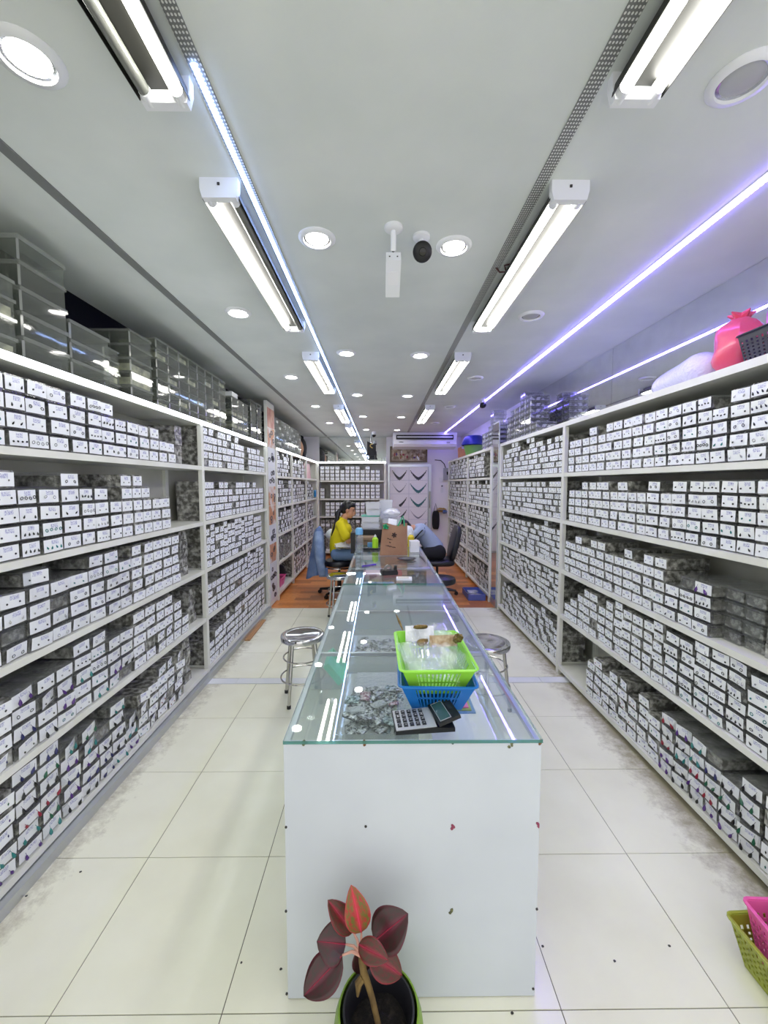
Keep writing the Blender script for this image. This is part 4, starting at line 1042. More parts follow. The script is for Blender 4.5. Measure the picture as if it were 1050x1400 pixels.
def head(b, c, fwd, up):
    """skull, jaw, nose, ear bumps; fwd = face direction"""
    f = Vector(fwd).normalized(); u = Vector(up).normalized(); s = f.cross(u)
    M = Matrix((( f.x, s.x, u.x, c[0]), (f.y, s.y, u.y, c[1]), (f.z, s.z, u.z, c[2]), (0, 0, 0, 1)))
    b.ell((-.008, 0, .025), (.092, .072, .090), 16, 12, M=M)     # skull
    b.ell((.028, 0, -.035), (.062, .056, .075), 14, 10, M=M)     # face
    b.ell((.050, 0, -.088), (.030, .030, .026), 10, 8, M=M)      # chin
    b.tube([(.083, 0, .006), (.098, 0, -.022), (.104, 0, -.034)], [.008, .012, .013], 8, M=M)
    b.ell((.102, 0, -.034), (.013, .015, .011), 8, 6, M=M)
    b.ell((.088, 0, -.062), (.013, .022, .010), 8, 6, M=M)
    b.ell((.080, .028, .016), (.014, .018, .008), 8, 6, M=M); b.ell((.080, -.028, .016), (.014, .018, .008), 8, 6, M=M)
    for sg in (-1, 1): b.ell((-.005, sg * .072, -.012), (.018, .010, .030), 8, 8, M=M)
    return M
# --- woman in yellow, in profile, working at the desk
t = thing('person', 'seated person in a yellow T-shirt with a long black ponytail', 'person', (-.58, 5.60, .50))
Y = 5.60
b = MB(); hM = head(b, (-.445, Y, 1.195), (1, -.10, -.22), (.22, 0, 1))
limb(b, [(-.52, Y, 1.05), (-.488, Y, 1.12)], [.052, .048])
limb(b, [(-.57, Y, .62), (-.58, Y, .80), (-.555, Y, .95)], [.115, .09, .08], 16)
for sg in (-1, 1):
    limb(b, [(-.535, Y + sg * .165, 1.00), (-.47, Y + sg * .20, .86), (-.435, Y + sg * .20, .78), (-.31, Y + sg * .15, .80)], [.048, .042, .038, .026])
    fingers(b, (-.30, Y + sg * .15, .80), (1, 0, -.05), (0, -sg, 0), (0, 0, 1))
    limb(b, [(-.58, Y + sg * .09, .57), (-.20, Y + sg * .10, .555)], [.075, .055]); limb(b, [(-.20, Y + sg * .10, .555), (-.22, Y + sg * .10, .10)], [.05, .035])
    limb(b, [(-.22, Y + sg * .10, .07), (-.09, Y + sg * .11, .04)], [.036, .028])
remeshed(b, .0085, 'body', 'skin', t, 4)
b = MB()
limb(b, [(-.575, Y, .60), (-.585, Y, .70), (-.575, Y, .82), (-.55, Y, .95)], [.135, .13, .125, .118], 18)
limb(b, [(-.55, Y - .10, .99), (-.55, Y + .10, .99)], [.07, .07]); limb(b, [(-.54, Y, 1.01), (-.53, Y, 1.035)], [.09, .072]); limb(b, [(-.48, Y - .06, .93), (-.48, Y + .06, .93)], [.075, .075])
for sg in (-1, 1): limb(b, [(-.54, Y + sg * .155, 1.00), (-.50, Y + sg * .19, .91), (-.47, Y + sg * .203, .855)], [.064, .064, .068])
remeshed(b, .010, 'shirt', 'yellow cotton', t, 5)
b = MB()
for sg in (-1, 1):
    limb(b, [(-.60, Y + sg * .085, .585), (-.42, Y + sg * .095, .58), (-.20, Y + sg * .10, .565)], [.092, .085, .068]); limb(b, [(-.20, Y + sg * .10, .565), (-.22, Y + sg * .10, .14)], [.064, .052])
remeshed(b, .012, 'jeans', 'jeans', t, 4)
b = MB()
b.ell((-.022, 0, .036), (.090, .081, .090), 16, 12, M=hM); b.ell((-.052, 0, -.01), (.056, .074, .066), 14, 10, M=hM); b.ell((.04, 0, .075), (.046, .066, .040), 12, 8, M=hM)
b.ell((-.112, 0, .015), (.026, .026, .03), 10, 8, M=hM)
pts = [(-.545, Y, 1.20), (-.585, Y - .02, 1.16), (-.60, Y - .05, 1.06), (-.635, Y - .07, .94), (-.675, Y - .07, .84)]
limb(b, pts, [.028, .034, .032, .026, .010], 10)
remeshed(b, .008, 'hair', 'hair', t, 3)
b = MB()
for sg in (-1, 1): b.ell((.078, sg * .030, .002), (.009, .013, .006), 8, 6, M=hM)
part('eyes', b, 'eye', t, True, world=True)
b = MB()
for sg in (-1, 1): b.tube([(.086, sg * .016, .022), (.084, sg * .032, .027), (.070, sg * .048, .022)], .0035, 6, M=hM)
part('eyebrows', b, 'hair', t, True, world=True)
part('lips', MB().ell((.093, 0, -.062), (.009, .018, .008), 8, 6, M=hM), 'lip', t, True, world=True)
solo('paper_stack', xform(crumple(.26, .22, .10, 91, 12), Matrix.Identity(4)), 'paper', 'crumpled white papers on the lap of the person in yellow', 'paper', (-.50, Y - .10, .715), (.25, .05, .3))
sack('cloth_bundle', 'white and pink cloth bundle behind the person in yellow', (-.72, 5.86, .72), (.08, .08, .09), 'white film', 7.7, False)
# --- second person slumped forward onto the desk
t = thing('person', 'person in a grey-blue shirt and black trousers slumped forward on the desk', 'person', (.78, 5.60, .52))
b = MB(); hM2 = head(b, (.335, Y, .93), (-.72, 0, -.70), (-.70, 0, .72))
limb(b, [(.46, Y, .93), (.40, Y, .93)], [.055, .05])
limb(b, [(.78, Y, .60), (.68, Y, .74), (.55, Y, .89)], [.11, .09, .08], 16)
for sg in (-1, 1):
    limb(b, [(.55, Y + sg * .16, .92), (.44, Y + sg * .22, .845), (.30, Y + sg * .12, .825)], [.045, .038, .026]); fingers(b, (.29, Y + sg * .11, .822), (-1, -sg * .6, 0), (0, sg, 0), (0, 0, 1))
    limb(b, [(.78, Y + sg * .09, .58), (.52, Y + sg * .11, .555)], [.075, .055]); limb(b, [(.52, Y + sg * .11, .555), (.56, Y + sg * .11, .10)], [.05, .035]); limb(b, [(.55, Y + sg * .11, .07), (.42, Y + sg * .12, .04)], [.036, .028])
remeshed(b, .009, 'body', 'skin', t, 4)
b = MB()
limb(b, [(.76, Y, .66), (.68, Y, .76), (.57, Y, .89)], [.13, .125, .115], 18); limb(b, [(.54, Y - .11, .92), (.54, Y + .11, .92)], [.07, .07])
for sg in (-1, 1): limb(b, [(.55, Y + sg * .16, .92), (.48, Y + sg * .20, .875), (.42, Y + sg * .21, .85)], [.066, .06, .058])
remeshed(b, .010, 'shirt', 'grey blue cotton', t, 5)
part('sleeve_stripe', MB().tube([(.60, Y - .17, .955), (.55, Y - .235, .92), (.49, Y - .265, .86), (.455, Y - .262, .82)], .009, 6), 'black fabric', t, True, world=True)
b = MB()
for sg in (-1, 1): limb(b, [(.80, Y + sg * .08, .605), (.66, Y + sg * .10, .595), (.52, Y + sg * .11, .565)], [.115, .09, .068]); limb(b, [(.52, Y + sg * .11, .565), (.56, Y + sg * .11, .14)], [.064, .052])
remeshed(b, .012, 'trousers', 'black fabric', t, 4)
b = MB(); b.ell((-.022, 0, .036), (.090, .081, .090), 16, 12, M=hM2); b.ell((-.052, 0, -.01), (.056, .074, .066), 14, 10, M=hM2); b.ell((.04, 0, .075), (.046, .066, .040), 12, 8, M=hM2)
remeshed(b, .008, 'hair', 'hair', t, 3)

# ------------------------------------------------------------------ potted plant
mat('pot green', srgb(122, 160, 44), .4); mat('pot black', srgb(30, 30, 36), .4)
def leafmat(name, base, blotch, rib):
    m, nt, out = newmat(name); p = N(nt, 'BsdfPrincipled'); p.inputs['Roughness'].default_value = .38
    uv = N(nt, 'UVMap'); sx = N(nt, 'SeparateXYZ'); nt.links.new(uv.outputs[0], sx.inputs[0])
    no = N(nt, 'TexNoise'); no.inputs['Scale'].default_value = 9; no.inputs['Detail'].default_value = 6; nt.links.new(uv.outputs[0], no.inputs['Vector'])
    cr = N(nt, 'ValToRGB'); cr.color_ramp.elements[0].position = .42; cr.color_ramp.elements[1].position = .62; cr.color_ramp.elements[0].color = c4(base); cr.color_ramp.elements[1].color = c4(blotch); nt.links.new(no.outputs['Fac'], cr.inputs[0])
    d = N(nt, 'Math', operation='SUBTRACT'); nt.links.new(sx.outputs[0], d.inputs[0]); d.inputs[1].default_value = .5
    ab = N(nt, 'Math', operation='ABSOLUTE'); nt.links.new(d.outputs[0], ab.inputs[0])
    ad = N(nt, 'Math', operation='MULTIPLY_ADD'); nt.links.new(no.outputs['Fac'], ad.inputs[0]); ad.inputs[1].default_value = .18; nt.links.new(ab.outputs[0], ad.inputs[2])
    mr = N(nt, 'MapRange'); mr.inputs[1].default_value = .10; mr.inputs[2].default_value = .24; mr.inputs[3].default_value = 1; mr.inputs[4].default_value = 0; nt.links.new(ad.outputs[0], mr.inputs[0])
    e = N(nt, 'MapRange'); e.inputs[1].default_value = .44; e.inputs[2].default_value = .49; e.inputs[3].default_value = 0; e.inputs[4].default_value = .7; nt.links.new(ab.outputs[0], e.inputs[0])
    mx2 = N(nt, 'Math', operation='MAXIMUM'); nt.links.new(mr.outputs[0], mx2.inputs[0]); nt.links.new(e.outputs[0], mx2.inputs[1])
    mx = N(nt, 'Mix', data_type='RGBA'); nt.links.new(mx2.outputs[0], mx.inputs[0]); nt.links.new(cr.outputs[0], mx.inputs[6]); mx.inputs[7].default_value = c4(rib)
    nt.links.new(mx.outputs[2], p.inputs[0]); nt.links.new(p.outputs[0], out.inputs[0])
leafmat('leaf maroon', srgb(54, 38, 34), srgb(70, 26, 34), srgb(98, 22, 46))
leafmat('leaf bright', srgb(104, 102, 44), srgb(168, 48, 52), srgb(204, 48, 74))
leafmat('leaf olive', srgb(70, 46, 26), srgb(98, 26, 28), srgb(150, 26, 50))
mat('leaf rib', srgb(216, 62, 96), .4); mat('leaf rib dark', srgb(150, 34, 62), .4); mat('petiole', srgb(206, 156, 138), .5); mat('stem', srgb(128, 104, 58), .8, col2=srgb(92, 72, 40), nscale=30, bump=.6, bscale=50)
PX, PY = -.005, .93
t = thing('potted_plant', 'red-leaved potted plant in a green pot standing against the white counter panel', 'potted plant', (PX, PY, 0))
part('outer_pot', MB().lathe([(.07, 0), (.095, .05), (.114, .12), (.116, .16), (.111, .20), (.102, .226), (.098, .226), (.104, .19), (.110, .15), (.10, .06), (.06, .01), (.002, .01)], n=40, cap=False), 'pot green', t, True)
part('inner_pot', MB().lathe([(.06, .015), (.084, .215), (.090, .222), (.091, .228), (.086, .229), (.078, .218), (.070, .16), (.068, .15)], n=36, cap=False), 'pot black', t, True)
part('soil', MB().sheet(lambda u, v: ((.072 * v + .0005) * math.cos(2 * PI * u), (.072 * v + .0005) * math.sin(2 * PI * u), .172 + .008 * mnoise.noise(Vector((u * 9, v * 5, 1)))), 28, 8, closeu=True), 'soil', t, True)
S = lambda px, py, y: at(px, py, y=y) - Vector((PX, PY, 0))
st = [Vector((.012, -.035, .17)), S(509, 1365, .93), S(503, 1345, .94), S(497, 1328, .95), S(495, 1312, .955), S(494, 1296, .96)]
part('stem', MB().tube(st, [.007, .0075, .008, .009, .010, .007], 10), 'stem', t, True)
part('dry_sheath', MB().tube([S(496, 1337, .945), S(490, 1345, .94), S(489, 1362, .935)], [.009, .010, .003], 8), 'stem', t, True)
leaves = [((494, 1275), (480, 1210), 31, .965, .960, 'leaf bright'), ((483, 1274), (448, 1230), 27, .985, .99, 'leaf olive'), ((473, 1291), (433, 1287), 41, .975, .97, 'leaf maroon'), ((468, 1306), (415, 1362), 39, .955, .92, 'leaf maroon'),
          ((511, 1287), (558, 1249), 46, .975, .985, 'leaf maroon'), ((490, 1291), (531, 1313), 24, .935, .905, 'leaf olive'), ((504, 1303), (550, 1334), 32, .955, .945, 'leaf olive'), ((492, 1296), (496, 1331), 24, .975, .985, 'leaf maroon')]
for i, (bp, tp, wpx, yb, yt, m_) in enumerate(leaves):
    p0, p1 = S(*bp, yb), S(*tp, yt); ax = p1 - p0; L = ax.length; view = (Vector((0, 0, 1.55)) - Vector((PX, PY, 0)) - p0).normalized()
    sd = ax.cross(view).normalized(); nn = sd.cross(ax).normalized(); nn = nn if nn.dot(view) > 0 else -nn
    W_ = wpx / 550 * 1.1 * 1.06
    def lf(u, v):
        prof = math.sin(PI * v ** .82) ** .72 * (1 if v < .96 else .9); x = (u - .5) * W_ * prof
        return p0 + ax * v + sd * x + nn * (.10 * abs(u - .5) * W_ * 2 * prof + .05 * L * math.sin(PI * v) - .0 * v + .0012 * math.sin(v * 40) * abs(u - .5))
    b = MB().sheet(lf, 8, 14); me = b.mesh('leaf', m_, 2)
    uv = me.uv_layers.new(name='UVMap')
    for l in me.loops:
        k = l.vertex_index; uv.data[l.index].uv = ((k // 15) / 8, (k % 15) / 14 + i * .0)
    o = link('leaf', me, t); md = o.modifiers.new('t', 'SOLIDIFY'); md.thickness = .0012
    part('midrib', MB().tube([Vector(lf(.5, v)) + nn * .0012 for v in (.02, .25, .5, .75, .95)], [.0016, .0015, .0012, .0009, .0004], 6), 'leaf rib' if i == 0 else 'leaf rib dark', o, True)
    part('petiole', MB().tube([S(494, 1306, .955), (S(494, 1300, .958) + p0) / 2 + Vector((0, 0, .004)), p0], [.006, .0035, .0025], 7), 'petiole', t, True)

# ------------------------------------------------------------------ security cameras
t = thing('security_camera', 'white box security camera on a ceiling bracket, facing away', 'camera', (.055, 1.72, ZC))
part('mount', MB().lathe([(.038, 0), (.038, -.010), (.030, -.016), (.012, -.018)], n=24), 'white plastic', t, True)
part('bracket_arm', MB().tube([(0, 0, -.014), (0, .01, -.06), (0, .02, -.085)], .012, 10), 'white plastic', t, True)
part('joint', MB().tube([(0, .02, -.085), (0, .025, -.10)], .006, 8), 'steel', t, True)
M = Matrix.Translation((0, .035, -.10)) @ Matrix.Rotation(R(-28), 4, 'X')
bd = part('camera_body', MB().box(-.031, .031, -.02, .15, -.05, 0, 0, M), 'white plastic', t)
for sx in (-.016, .016): part('screw', MB().box(sx - .003, sx + .003, -.0212, -.0198, -.030, -.024, 0, M), 'dark gap', bd)
part('rating_label', MB().box(-.022, .022, .03, .09, -.0512, -.0500, 0, M), 'paper', bd)
t = thing('security_camera', 'white bullet security camera with a round black face under the ceiling', 'camera', (.175, 1.78, ZC))
part('mount', MB().lathe([(.036, 0), (.036, -.010), (.028, -.016), (.012, -.018)], n=24), 'white plastic', t, True)
part('bracket_arm', MB().tube([(0, 0, -.014), (0, -.006, -.045)], .014, 10), 'white plastic', t, True)
M = Matrix.Translation((0, -.01, -.075)) @ Matrix.Rotation(R(-62), 4, 'X') @ Matrix.Rotation(PI, 4, 'X')
M = Matrix.Translation((0, .02, -.055)) @ Vector((0, -.78, -.42)).to_track_quat('Z', 'Y').to_matrix().to_4x4()
bd = part('camera_body', MB().lathe([(.012, -.05), (.030, -.03), (.036, 0), (.038, .075)], n=24, M=M), 'white plastic', t, True)
part('face_cover', MB().lathe([(.002, .088), (.030, .086), (.039, .078), (.040, .066), (.038, .06)], n=24, M=M), 'black plastic', bd, True)
part('lens', MB().lathe([(.016, .087), (.014, .0915), (.002, .092)], n=16, M=M), mat('lens', srgb(12, 12, 16), .05), bd, True)

# ------------------------------------------------------------------ back wall: door, air conditioner, picture
d1 = struct('door_1', MB().box(.17, 1.13, YB - .05, YB - .008, .005, 1.99), 'aluminium', 'white door covered with necklace pictures in an aluminium frame')
DY = YB - .05
dp = part('door_panel', MB().box(.215, 1.055, DY - .012, DY + .005, .05, 1.93), 'wall white', d1)
for x0, x1, z0, z1 in ((.17, .214, .005, 1.99), (1.056, 1.13, .005, 1.99), (.214, 1.056, 1.931, 1.99)): part('door_frame', MB().box(x0, x1, DY - .022, DY + .004, z0, z1), 'aluminium', d1)
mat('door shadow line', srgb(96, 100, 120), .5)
for x in (.205, 1.06): part('seam_shadow_line', MB().box(x, x + .008, DY - .024, DY - .021, .01, 1.94), 'door shadow line', d1)  # thin dark strips draw in the shadow between panel and frame
part('door_handle', MB().tube([(1.095, DY - .02, 1.02), (1.095, DY - .06, 1.03), (1.095, DY - .06, 1.38), (1.095, DY - .02, 1.39)], .012, 8), 'steel', d1, True)
mat('print line', srgb(184, 186, 200), .5)
rows = [at(546, yy, y=DY - .014).z for yy in (649, 667, 686, 703, 720)] + [.36, .12]
for k in range(5): part('picture_joint', MB().box(.216, 1.054, DY - .0135, DY - .0121, (rows[k] + rows[k + 1]) / 2 + .02, (rows[k] + rows[k + 1]) / 2 + .026), 'print line', dp)
part('picture_joint', MB().box(.632, .638, DY - .0137, DY - .0121, .06, 1.92), 'print line', dp)
mat('necklace dark', srgb(54, 54, 64), .4); mat('necklace teal', srgb(60, 112, 120), .4); mat('necklace grey', srgb(128, 130, 142), .4)
for r_i in range(5):
    for c_i in range(2):
        cx, cz = (.425, .845)[c_i], rows[r_i]; b = MB(); wdt = (.155, .175)[c_i]; mm = ('necklace dark', 'necklace dark', 'necklace grey', 'necklace teal', 'necklace dark', 'necklace teal', 'necklace dark', 'necklace grey', 'necklace dark', 'necklace dark')[r_i * 2 + c_i]
        nb = 19
        for k in range(nb):
            q = k / (nb - 1) * 2 - 1; x = cx + wdt * q; z = cz + .17 * abs(q) ** 1.5 - .085
            s_ = (.011 + .022 * (1 - abs(q))) * (.6 if mm == 'necklace grey' else 1)
            if (r_i, c_i) in ((2, 0), (3, 0), (4, 1)) and q < (.1): continue
            if s_ > 0: b.ell((x, DY - .016, z), (s_, .004, s_), 6, 4)
            if mm != 'necklace grey' and k % 2: b.ell((x, DY - .016, z - s_ - .008), (.006, .003, .010), 5, 4)
        part('necklace_picture', b, mm, dp)
t = thing('air_conditioner', 'long white split air conditioner hung under the ceiling above the necklace door', 'air conditioner', (.9, 8.3, ZC))
X0, X1 = .26, 1.54
part('casing', MB().prism([(8.22, 2.595), (8.72, 2.595), (8.72, 2.36), (8.55, 2.28), (8.24, 2.31), (8.20, 2.36)], X0, X1, 'x'), 'white plastic', t, world=True)
gr = part('air_outlet', MB().prism([(8.203, 2.545), (8.19, 2.45), (8.193, 2.45), (8.206, 2.545)], X0 + .06, X1 - .06, 'x'), 'dark gap', t, world=True)
part('louvre', MB().box(X0 + .08, X1 - .08, 8.180, 8.189, 2.488, 2.512), 'white plastic', gr, world=True)
part('side_cap', MB().prism([(8.23, 2.594), (8.72, 2.594), (8.72, 2.36), (8.55, 2.285), (8.24, 2.315)], X1, X1 + .02, 'x'), 'wall white', t, world=True)
part('badge', MB().ell(((X0 + .16), 8.205, 2.40), (.055, .01, .012), 12, 6), 'groove', t, world=True)
part('display_lamp', MB().box(X1 - .2, X1 - .13, 8.196, 8.2, 2.385, 2.400), 'groove', t, world=True)
mat('frame wood', srgb(104, 88, 66), .4); mat('picture print', srgb(118, 96, 72), .5, col2=srgb(208, 194, 172), nscale=14, lo=.4, hi=.62, bump=.2, detail=6)
t = thing('framed_picture', 'wide brown-framed picture hung above the necklace door', 'picture', (.63, YB, 2.05))
fx0, fx1, fz0, fz1 = .215, 1.04, 2.035, 2.385
for q in ((fx0, fx1, fz0, fz0 + .035), (fx0, fx1, fz1 - .035, fz1), (fx0, fx0 + .035, fz0 + .035, fz1 - .035), (fx1 - .035, fx1, fz0 + .035, fz1 - .035)): part('frame_bar', MB().box(q[0], q[1], YB - .06, YB - .01, q[2], q[3]), 'frame wood', t, world=True)
part('print', MB().box(fx0 + .035, fx1 - .035, YB - .035, YB - .01, fz0 + .035, fz1 - .035), 'picture print', t, world=True)
rr = random.Random(4)
for k in range(14): part('printed_figure', MB().ell((rr.uniform(.3, .95), YB - .036, fz0 + rr.uniform(.08, .24)), (rr.uniform(.012, .03), .003, rr.uniform(.02, .045)), 7, 5), rr.choice(('gem red', 'gem purple', 'paper', 'kraft', 'gold')), t, world=True)
# service wall beside the door
mat('box grey', srgb(168, 170, 182), .4)
p = at(610, 648, y=YB)
t = thing('fuse_box', 'grey electrical box with a dark display on the wall beside the door', 'electrical box', (p.x, YB, p.z))
part('case', MB().box(-.07, .07, -.07, -.001, -.14, .13), 'box grey', t); part('display', MB().box(-.0, .05, -.073, -.0701, -.02, .05), 'gem black', t); part('conduit', MB().tube([(-.02, -.03, .13), (-.05, -.03, .22), (-.13, -.03, .30), (-.26, -.03, .31)], .010, 8), 'gem dark grey', t, True)
p = at(603.5, 656, y=YB)
t = thing('light_switch', 'white switch plate on the wall beside the grey electrical box', 'switch', (p.x, YB, p.z)); part('plate', MB().box(-.05, .05, -.02, -.001, -.05, .05), 'white plastic', t); part('rocker', MB().box(-.02, .02, -.026, -.0201, -.03, .03), 'white plastic', t)
p = at(604, 668, y=YB)
t = thing('wall_remote', 'slim white remote holder on the wall below the switch plate', 'remote', (p.x, YB, p.z)); part('holder', MB().box(-.025, .025, -.02, -.001, -.09, .09), 'white plastic', t); part('remote_display', MB().box(-.016, .016, -.023, -.0201, .045, .07), 'gem black', t)
p = at(602, 706, y=8.7)
t = thing('hanging_bag', 'black bag hung on the wall behind the black office chair', 'bag', (1.24, YB, .95))
part('bag_body', xform(pad(.16, .10, .42), Matrix.Translation((0, -.06, -.2))), 'black fabric', t, True); part('strap', MB().tube([(-.05, -.05, -.02), (0, -.02, .16), (.05, -.05, -.02)], .008, 6), 'black fabric', t, True); part('hook', MB().tube([(0, 0, .17), (0, -.03, .155)], .006, 6), 'steel', t, True)
t = thing('gold_cloth', 'gold and blue cloth hanging beside the black bag', 'cloth', (1.36, 8.93, .98)); part('gold_fold', xform(crumple(.22, .16, .1, 95, 9), Matrix.Translation((0, 0, .0))), mat('gold cloth', srgb(176, 138, 62), .5), t, True); part('blue_fold', xform(crumple(.1, .1, .08, 96, 8), Matrix.Translation((.06, -.09, -.04))), mat('blue cloth', srgb(60, 112, 178), .6), t, True)
# black pennant and dome camera hanging at the back
p = at(508, 612, y=8.3)
t = thing('hanging_pouch', 'black cloth pouch with a gold mark hanging below the small ceiling camera', 'pouch', (p.x, 8.3, p.z))
part('cloth', MB().prism([(-.09, .13), (.09, .04), (.09, -.10), (.115, -.16), (-.115, -.16), (-.09, -.11)], -.012, .012, 'y'), 'black fabric', t)
part('gold_mark', MB().tube([(.02, -.014, .07), (-.02, -.014, .06), (-.03, -.014, .03), (-.01, -.014, .01), (.02, -.014, -.01)], .008, 6), mat('gold print', srgb(206, 176, 90), .4), t, True)
part('cord', MB().tube([(-.02, 0, .09), (-.02, 0, ZC - p.z)], .004, 6), 'white plastic', t, True)
t = thing('security_camera', 'small white ceiling camera with a dark dome above the black pouch', 'camera', (p.x + .05, 8.15, ZC)); part('base', MB().lathe([(.04, 0), (.04, -.06), (.03, -.07)], n=16), 'white plastic', t, True); part('dome', MB().ell((0, 0, -.075), (.04, .04, .035), 14, 8), 'lens', t, True)
t = thing('security_camera', 'dark ceiling camera beside the violet strip, ahead of the narrow mirror', 'camera', (1.27, 5.05, ZC)); part('base', MB().lathe([(.03, 0), (.03, -.04), (.02, -.05)], (.0, 0, 0), n=14), 'white plastic', t, True); part('dome', MB().ell((0, 0, -.075), (.042, .055, .036), 14, 8), 'black plastic', t, True)

# ------------------------------------------------------------------ clear boxes on top of the racks
TOPZ = 2.041
cb_cache = {}
def clearbox(x, y, z, wx, wy, h, label, group, contents=None, lid=True):
    """lidded clear box, wx deep (across the rack), wy along the rack, base at z"""
    t = thing('clear_box', label, 'storage box', (x, y, z), group=group)
    key = (wx, wy, h)
    if key not in cb_cache:
        b = MB(); X, Y_, q_ = wx / 2 - .003, wy / 2 - .003, .006
        b.prism([(-X + q_, -Y_), (X - q_, -Y_), (X, -Y_ + q_), (X, Y_ - q_), (X - q_, Y_), (-X + q_, Y_), (-X, Y_ - q_), (-X, -Y_ + q_)], .001, h * .82, 'z')
        b.m = [0, 0] + [0, 1] * 4
        l = MB().box(-wx / 2, wx / 2, -wy / 2, wy / 2, h * .80, h - .001); l.m = [0, 0, 1, 1, 1, 1]
        cb_cache[key] = (b.mesh('box_body', ['acrylic', 'acrylic rim']), None, l.mesh('lid', ['acrylic lid', 'acrylic lid rim']), MB().box(-wx / 2 + .012, wx / 2 - .012, -wy / 2 + .012, wy / 2 - .012, .004, h * .55).mesh('packed_stock', 'white stock'))
    bo, ri, li, co = cb_cache[key]
    link('box_body', bo, t)
    if lid: link('lid', li, t)
    if contents:
        o = link('packed_stock', co, t); o.data = co if contents == 'white stock' else co.copy()
        if contents != 'white stock': o.data.materials[0] = MATS[contents]
    return t
clear('acrylic lid rim', (.88, .90, .88), .17, (.78, .80, .76), .05)
clear('acrylic lid', (.84, .86, .84), .13, (.70, .72, .68), .05)
mat('pale scraps', srgb(222, 220, 186), .6, col2=srgb(140, 142, 128), nscale=16)
XT = -1.54
for k in range(4): clearbox(XT, 1.545, TOPZ + k * .073, .26, .155, .072, 'shallow clear box in the stack at the near end of the lit rack top', 'near stack on the lit rack', 'pale scraps' if k in (0, 2) else None)
for k in range(5): clearbox(XT, 1.765, TOPZ + k * .097, .26, .24, .096, 'big clear box in the tallest stack on the lit rack top', 'tall stack on the lit rack')
for k in range(3): clearbox(XT, 2.03, TOPZ + k * .087, .26, .27, .086, 'wide clear box in the low stack next to the tallest stack', 'low stack on the lit rack')
for k in range(4): clearbox(XT - .02, 2.24, TOPZ + k * .06, .22, .13, .059, 'small clear box in the short stack on the lit rack top', 'short stack on the lit rack', 'pale scraps' if k < 2 else None)
for k in range(5): clearbox(XT, 2.45, TOPZ + k * .077, .26, .22, .076, 'clear box with pale scraps in the stack beside the box wall', 'fourth stack on the lit rack', 'pale scraps' if k in (1, 2) else None)
for i in range(8):
    for k in range(7): clearbox(XT, 2.68 + i * .143, TOPZ + k * .062, .26, .138, .061, 'small clear box in the tight wall of boxes on the lit rack top', 'box wall on the lit rack', 'pale scraps' if (i * 7 + k) % 5 == 0 else None)
for i in range(3):
    for k in range(6): clearbox(XT, 3.98 + i * .16, TOPZ + k * .058, .26, .15, .057, 'clear box in the stacks beside the box wall, past the white-lidded one', 'stacks beyond the box wall', 'pale scraps' if k in (1, 3) else None)
solo('white_box', MB().box(-.13, .13, -.075, .075, 0, .04).box(-.132, .132, -.077, .077, .028, .041), 'white plastic', 'white lidded box on top of the clear stacks of the lit rack', 'box', (XT, 3.98, TOPZ + 6 * .058 + .001))
for i in range(2):
    for k in range(7): clearbox(XT, 4.56 + i * .22, TOPZ + k * .062, .26, .18, .061, 'clear box in the tall stacks next to the photo panel', 'stacks by the photo panel')
for i in range(12):
    for k in range(6): clearbox(XT + .01, 5.42 + i * .155, 2.031 + k * .07, .26, .148, .069, 'clear box in the rows above the rack behind the photo panel', 'box rows above the far lit rack', 'white stock' if (i + k) % 3 == 0 else None)
# violet-lit stacks on the rack under the mirror
mat('carded stock', srgb(196, 196, 210), .4, col2=srgb(70, 70, 80), nscale=26, lo=.45, hi=.55)
for i, (yy, n) in enumerate(((3.98, 2), (4.14, 7), (4.30, 8), (4.46, 6), (4.62, 6), (4.78, 5))):
    for k in range(n): clearbox(1.60, yy, TOPZ + k * .058, .20, .148, .057, 'clear box of carded stock piled against the mirror on the rack top', 'violet-lit piles under the mirror', 'carded stock')
for i in range(4):
    for k in range((5, 5, 4, 4)[i]): clearbox(1.60, 5.32 + i * .17, 2.031 + k * .06, .24, .16, .059, 'clear box of white cards piled beside the blue basin', 'piles beside the blue basin', 'white stock')
for k in range(4): clearbox(1.60, 5.5, 2.031 + .30 + k * .052, .18, .14, .051, 'clear box in the tower above the white card piles', 'tower above the card piles')
t = thing('storage_bucket', 'green tub on the pale rack top under the blue basin', 'tub', (1.56, 6.75, 2.031)); part('tub_shell', MB().lathe([(.13, 0), (.17, .16), (.165, .16), (.12, .01), (.002, .01)], n=24, cap=False), mat('tub green', srgb(96, 142, 72), .4), t, True); part('tub_floor', MB().lathe([(.125, .001), (.125, .004)], n=24), 'tub green', t)
t = thing('blue_basin', 'dark blue basin turned over on the green tub', 'basin', (1.56, 6.75, 2.193)); part('basin_shell', MB().lathe([(.20, 0), (.21, .012), (.20, .03), (.15, .14), (.12, .155), (.002, .155)], n=28, cap=False), mat('basin blue', srgb(24, 38, 120), .35), t, True); part('foot_ring', MB().lathe([(.10, .155), (.11, .155), (.11, .162), (.10, .162)], n=24, closed=True), 'basin blue', t, True)
solo('cardboard_box', MB().box(-.13, .13, -.16, .16, 0, .15).box(-.132, -.128, -.162, .162, .13, .19), mat('carton', srgb(176, 120, 78), .8), 'tan cardboard carton at the far end of the pale rack top', 'box', (1.58, 7.4, 2.031))
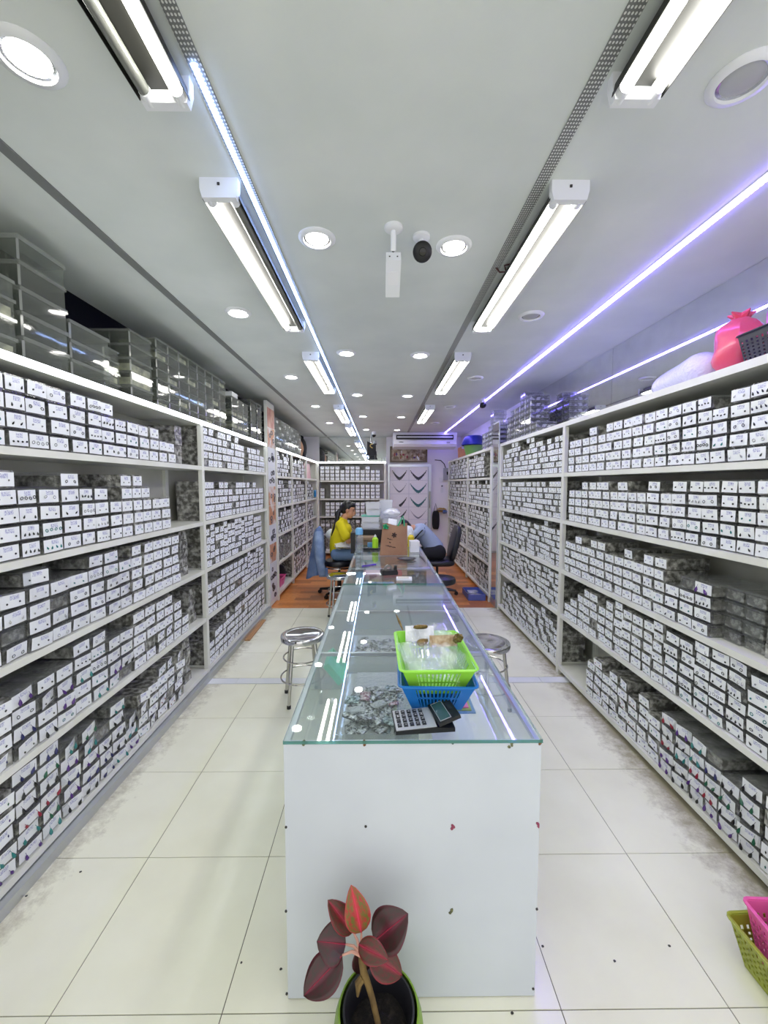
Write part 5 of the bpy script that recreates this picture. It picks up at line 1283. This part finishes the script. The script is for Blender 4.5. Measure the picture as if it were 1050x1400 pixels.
# bags on the rack under the mirror
mat('bubble wrap', srgb(226, 228, 240), .25, bump=1.0, bscale=70, coat=.5)
t = thing('bubble_wrap_roll', 'roll of bubble wrap lying on the rack top in front of the mirror', 'bubble wrap', (1.62, 2.17, TOPZ))
def bw(u, v):
    a = 2 * PI * u; r = .085 * (1 + .08 * mnoise.noise(Vector((math.cos(a) * 1.5, math.sin(a) * 1.5, v * 3)))) * min(1, max(0, 5 * min(v, 1 - v))) ** .55 * (.66 + .42 * (1 - v))
    return (r * math.cos(a) * 1.15, -.22 + .46 * v, .003 + max(0, .078 * (.66 + .42 * (1 - v)) + r * math.sin(a)))
part('wrap', MB().sheet(bw, 26, 22, closeu=True), 'bubble wrap', t, True)
part('loose_end', xform(crumple(.12, .16, .03, 99, 9), Matrix.Translation((-.01, .28, .018))), 'bubble wrap', t, True)
mat('pink film', srgb(232, 88, 110), .3, bump=.5, bscale=14, coat=.3); mat('mauve film', srgb(206, 136, 200), .35, bump=.5, bscale=14, coat=.3)
sack('plastic_bag', 'knotted coral pink plastic bag on the rack top beside the bubble wrap', (1.62, 1.845, TOPZ), (.105, .095, .125), 'pink film', 3.3, True, amp=.2)
solo('plastic_basket', basket(MB(), .26, .30, .22, .26, .12, 'grid', 9), mat('charcoal plastic', srgb(62, 62, 74), .45), 'charcoal perforated basket on the rack top holding a mauve bag', 'basket', (1.62, 1.56, TOPZ + .001))
sack('plastic_bag', 'mauve pink plastic bag sitting in the charcoal basket', (1.62, 1.57, TOPZ + .006), (.095, .115, .15), 'mauve film', 5.1, True, amp=.15)
# odds and ends on the far racks
t = thing('toy_basket', 'hot pink basket in the bottom bay beside the photo panel', 'basket', (-1.50, 5.75, .091)); part('basket_shell', basket(MB(), .2, .28, .16, .22, .13), 'pink plastic', t)
sack('cloth_bag', 'black cloth bag in the bottom bay behind the hot pink basket', (-1.53, 6.03, .091), (.1, .1, .12), 'black fabric', 8.1, False)
sack('cloth_bag', 'black bag on top of the far lit rack next to the clear boxes', (-1.5, 7.75, 2.031), (.1, .12, .2), 'black fabric', 9.1, False)
sack('cloth_bag', 'tan bag on top of the far lit rack next to the clear boxes', (-1.5, 7.45, 2.031), (.09, .1, .17), 'kraft', 6.1, False)
solo('pink_card', MB().box(-.004, .004, -.30, .30, 0, .30), mat('card pink', srgb(214, 172, 178), .5), 'pale pink printed card standing in the far corner bay', 'card', (-1.42, 7.95, 1.661), (0, -.08, 0))
solo('blue_ribbon', crumple(.05, .14, .06, 77, 9), mat('ribbon blue', srgb(30, 120, 176), .4), 'bright blue ribbon bunch hanging on the corner rack shelf', 'ribbon', (-1.32, 8.15, 1.36), (PI / 2, 0, .4), smooth=True)
t = thing('stock_tray', 'blue plastic tray of packets on the planks under the pale rack', 'tray', (1.30, 5.45, .003)); b = MB().box(-.13, .10, -.2, .2, 0, .004)
for q in ((-.13, -.126, -.2, .2), (.096, .10, -.2, .2), (-.126, .096, -.2, -.196), (-.126, .096, .196, .2)): b.box(*q, .004, .08)
part('tray_shell', b, mat('tray blue', srgb(88, 104, 176), .4), t)
for k in range(5): solo('packet', crumple(.14, .10, .03, 110 + k, 7), 'silver bag', 'clear packet of stock heaped in the blue floor tray', 'packet', (1.28 + .02 * math.sin(k * 2), 5.33 + .06 * k, .03 + .018 * (k % 3)), (.1 * (k % 2), 0, k * .8), group='packets in the blue floor tray')
mat('plank tan', srgb(176, 132, 88), .6)
solo('wood_strip', MB().box(-.03, .03, -.3, .3, 0, .012), 'plank tan', 'loose brown board lying at the foot of the lit rack', 'board', (-1.33, 4.2, .001), (0, 0, .02))
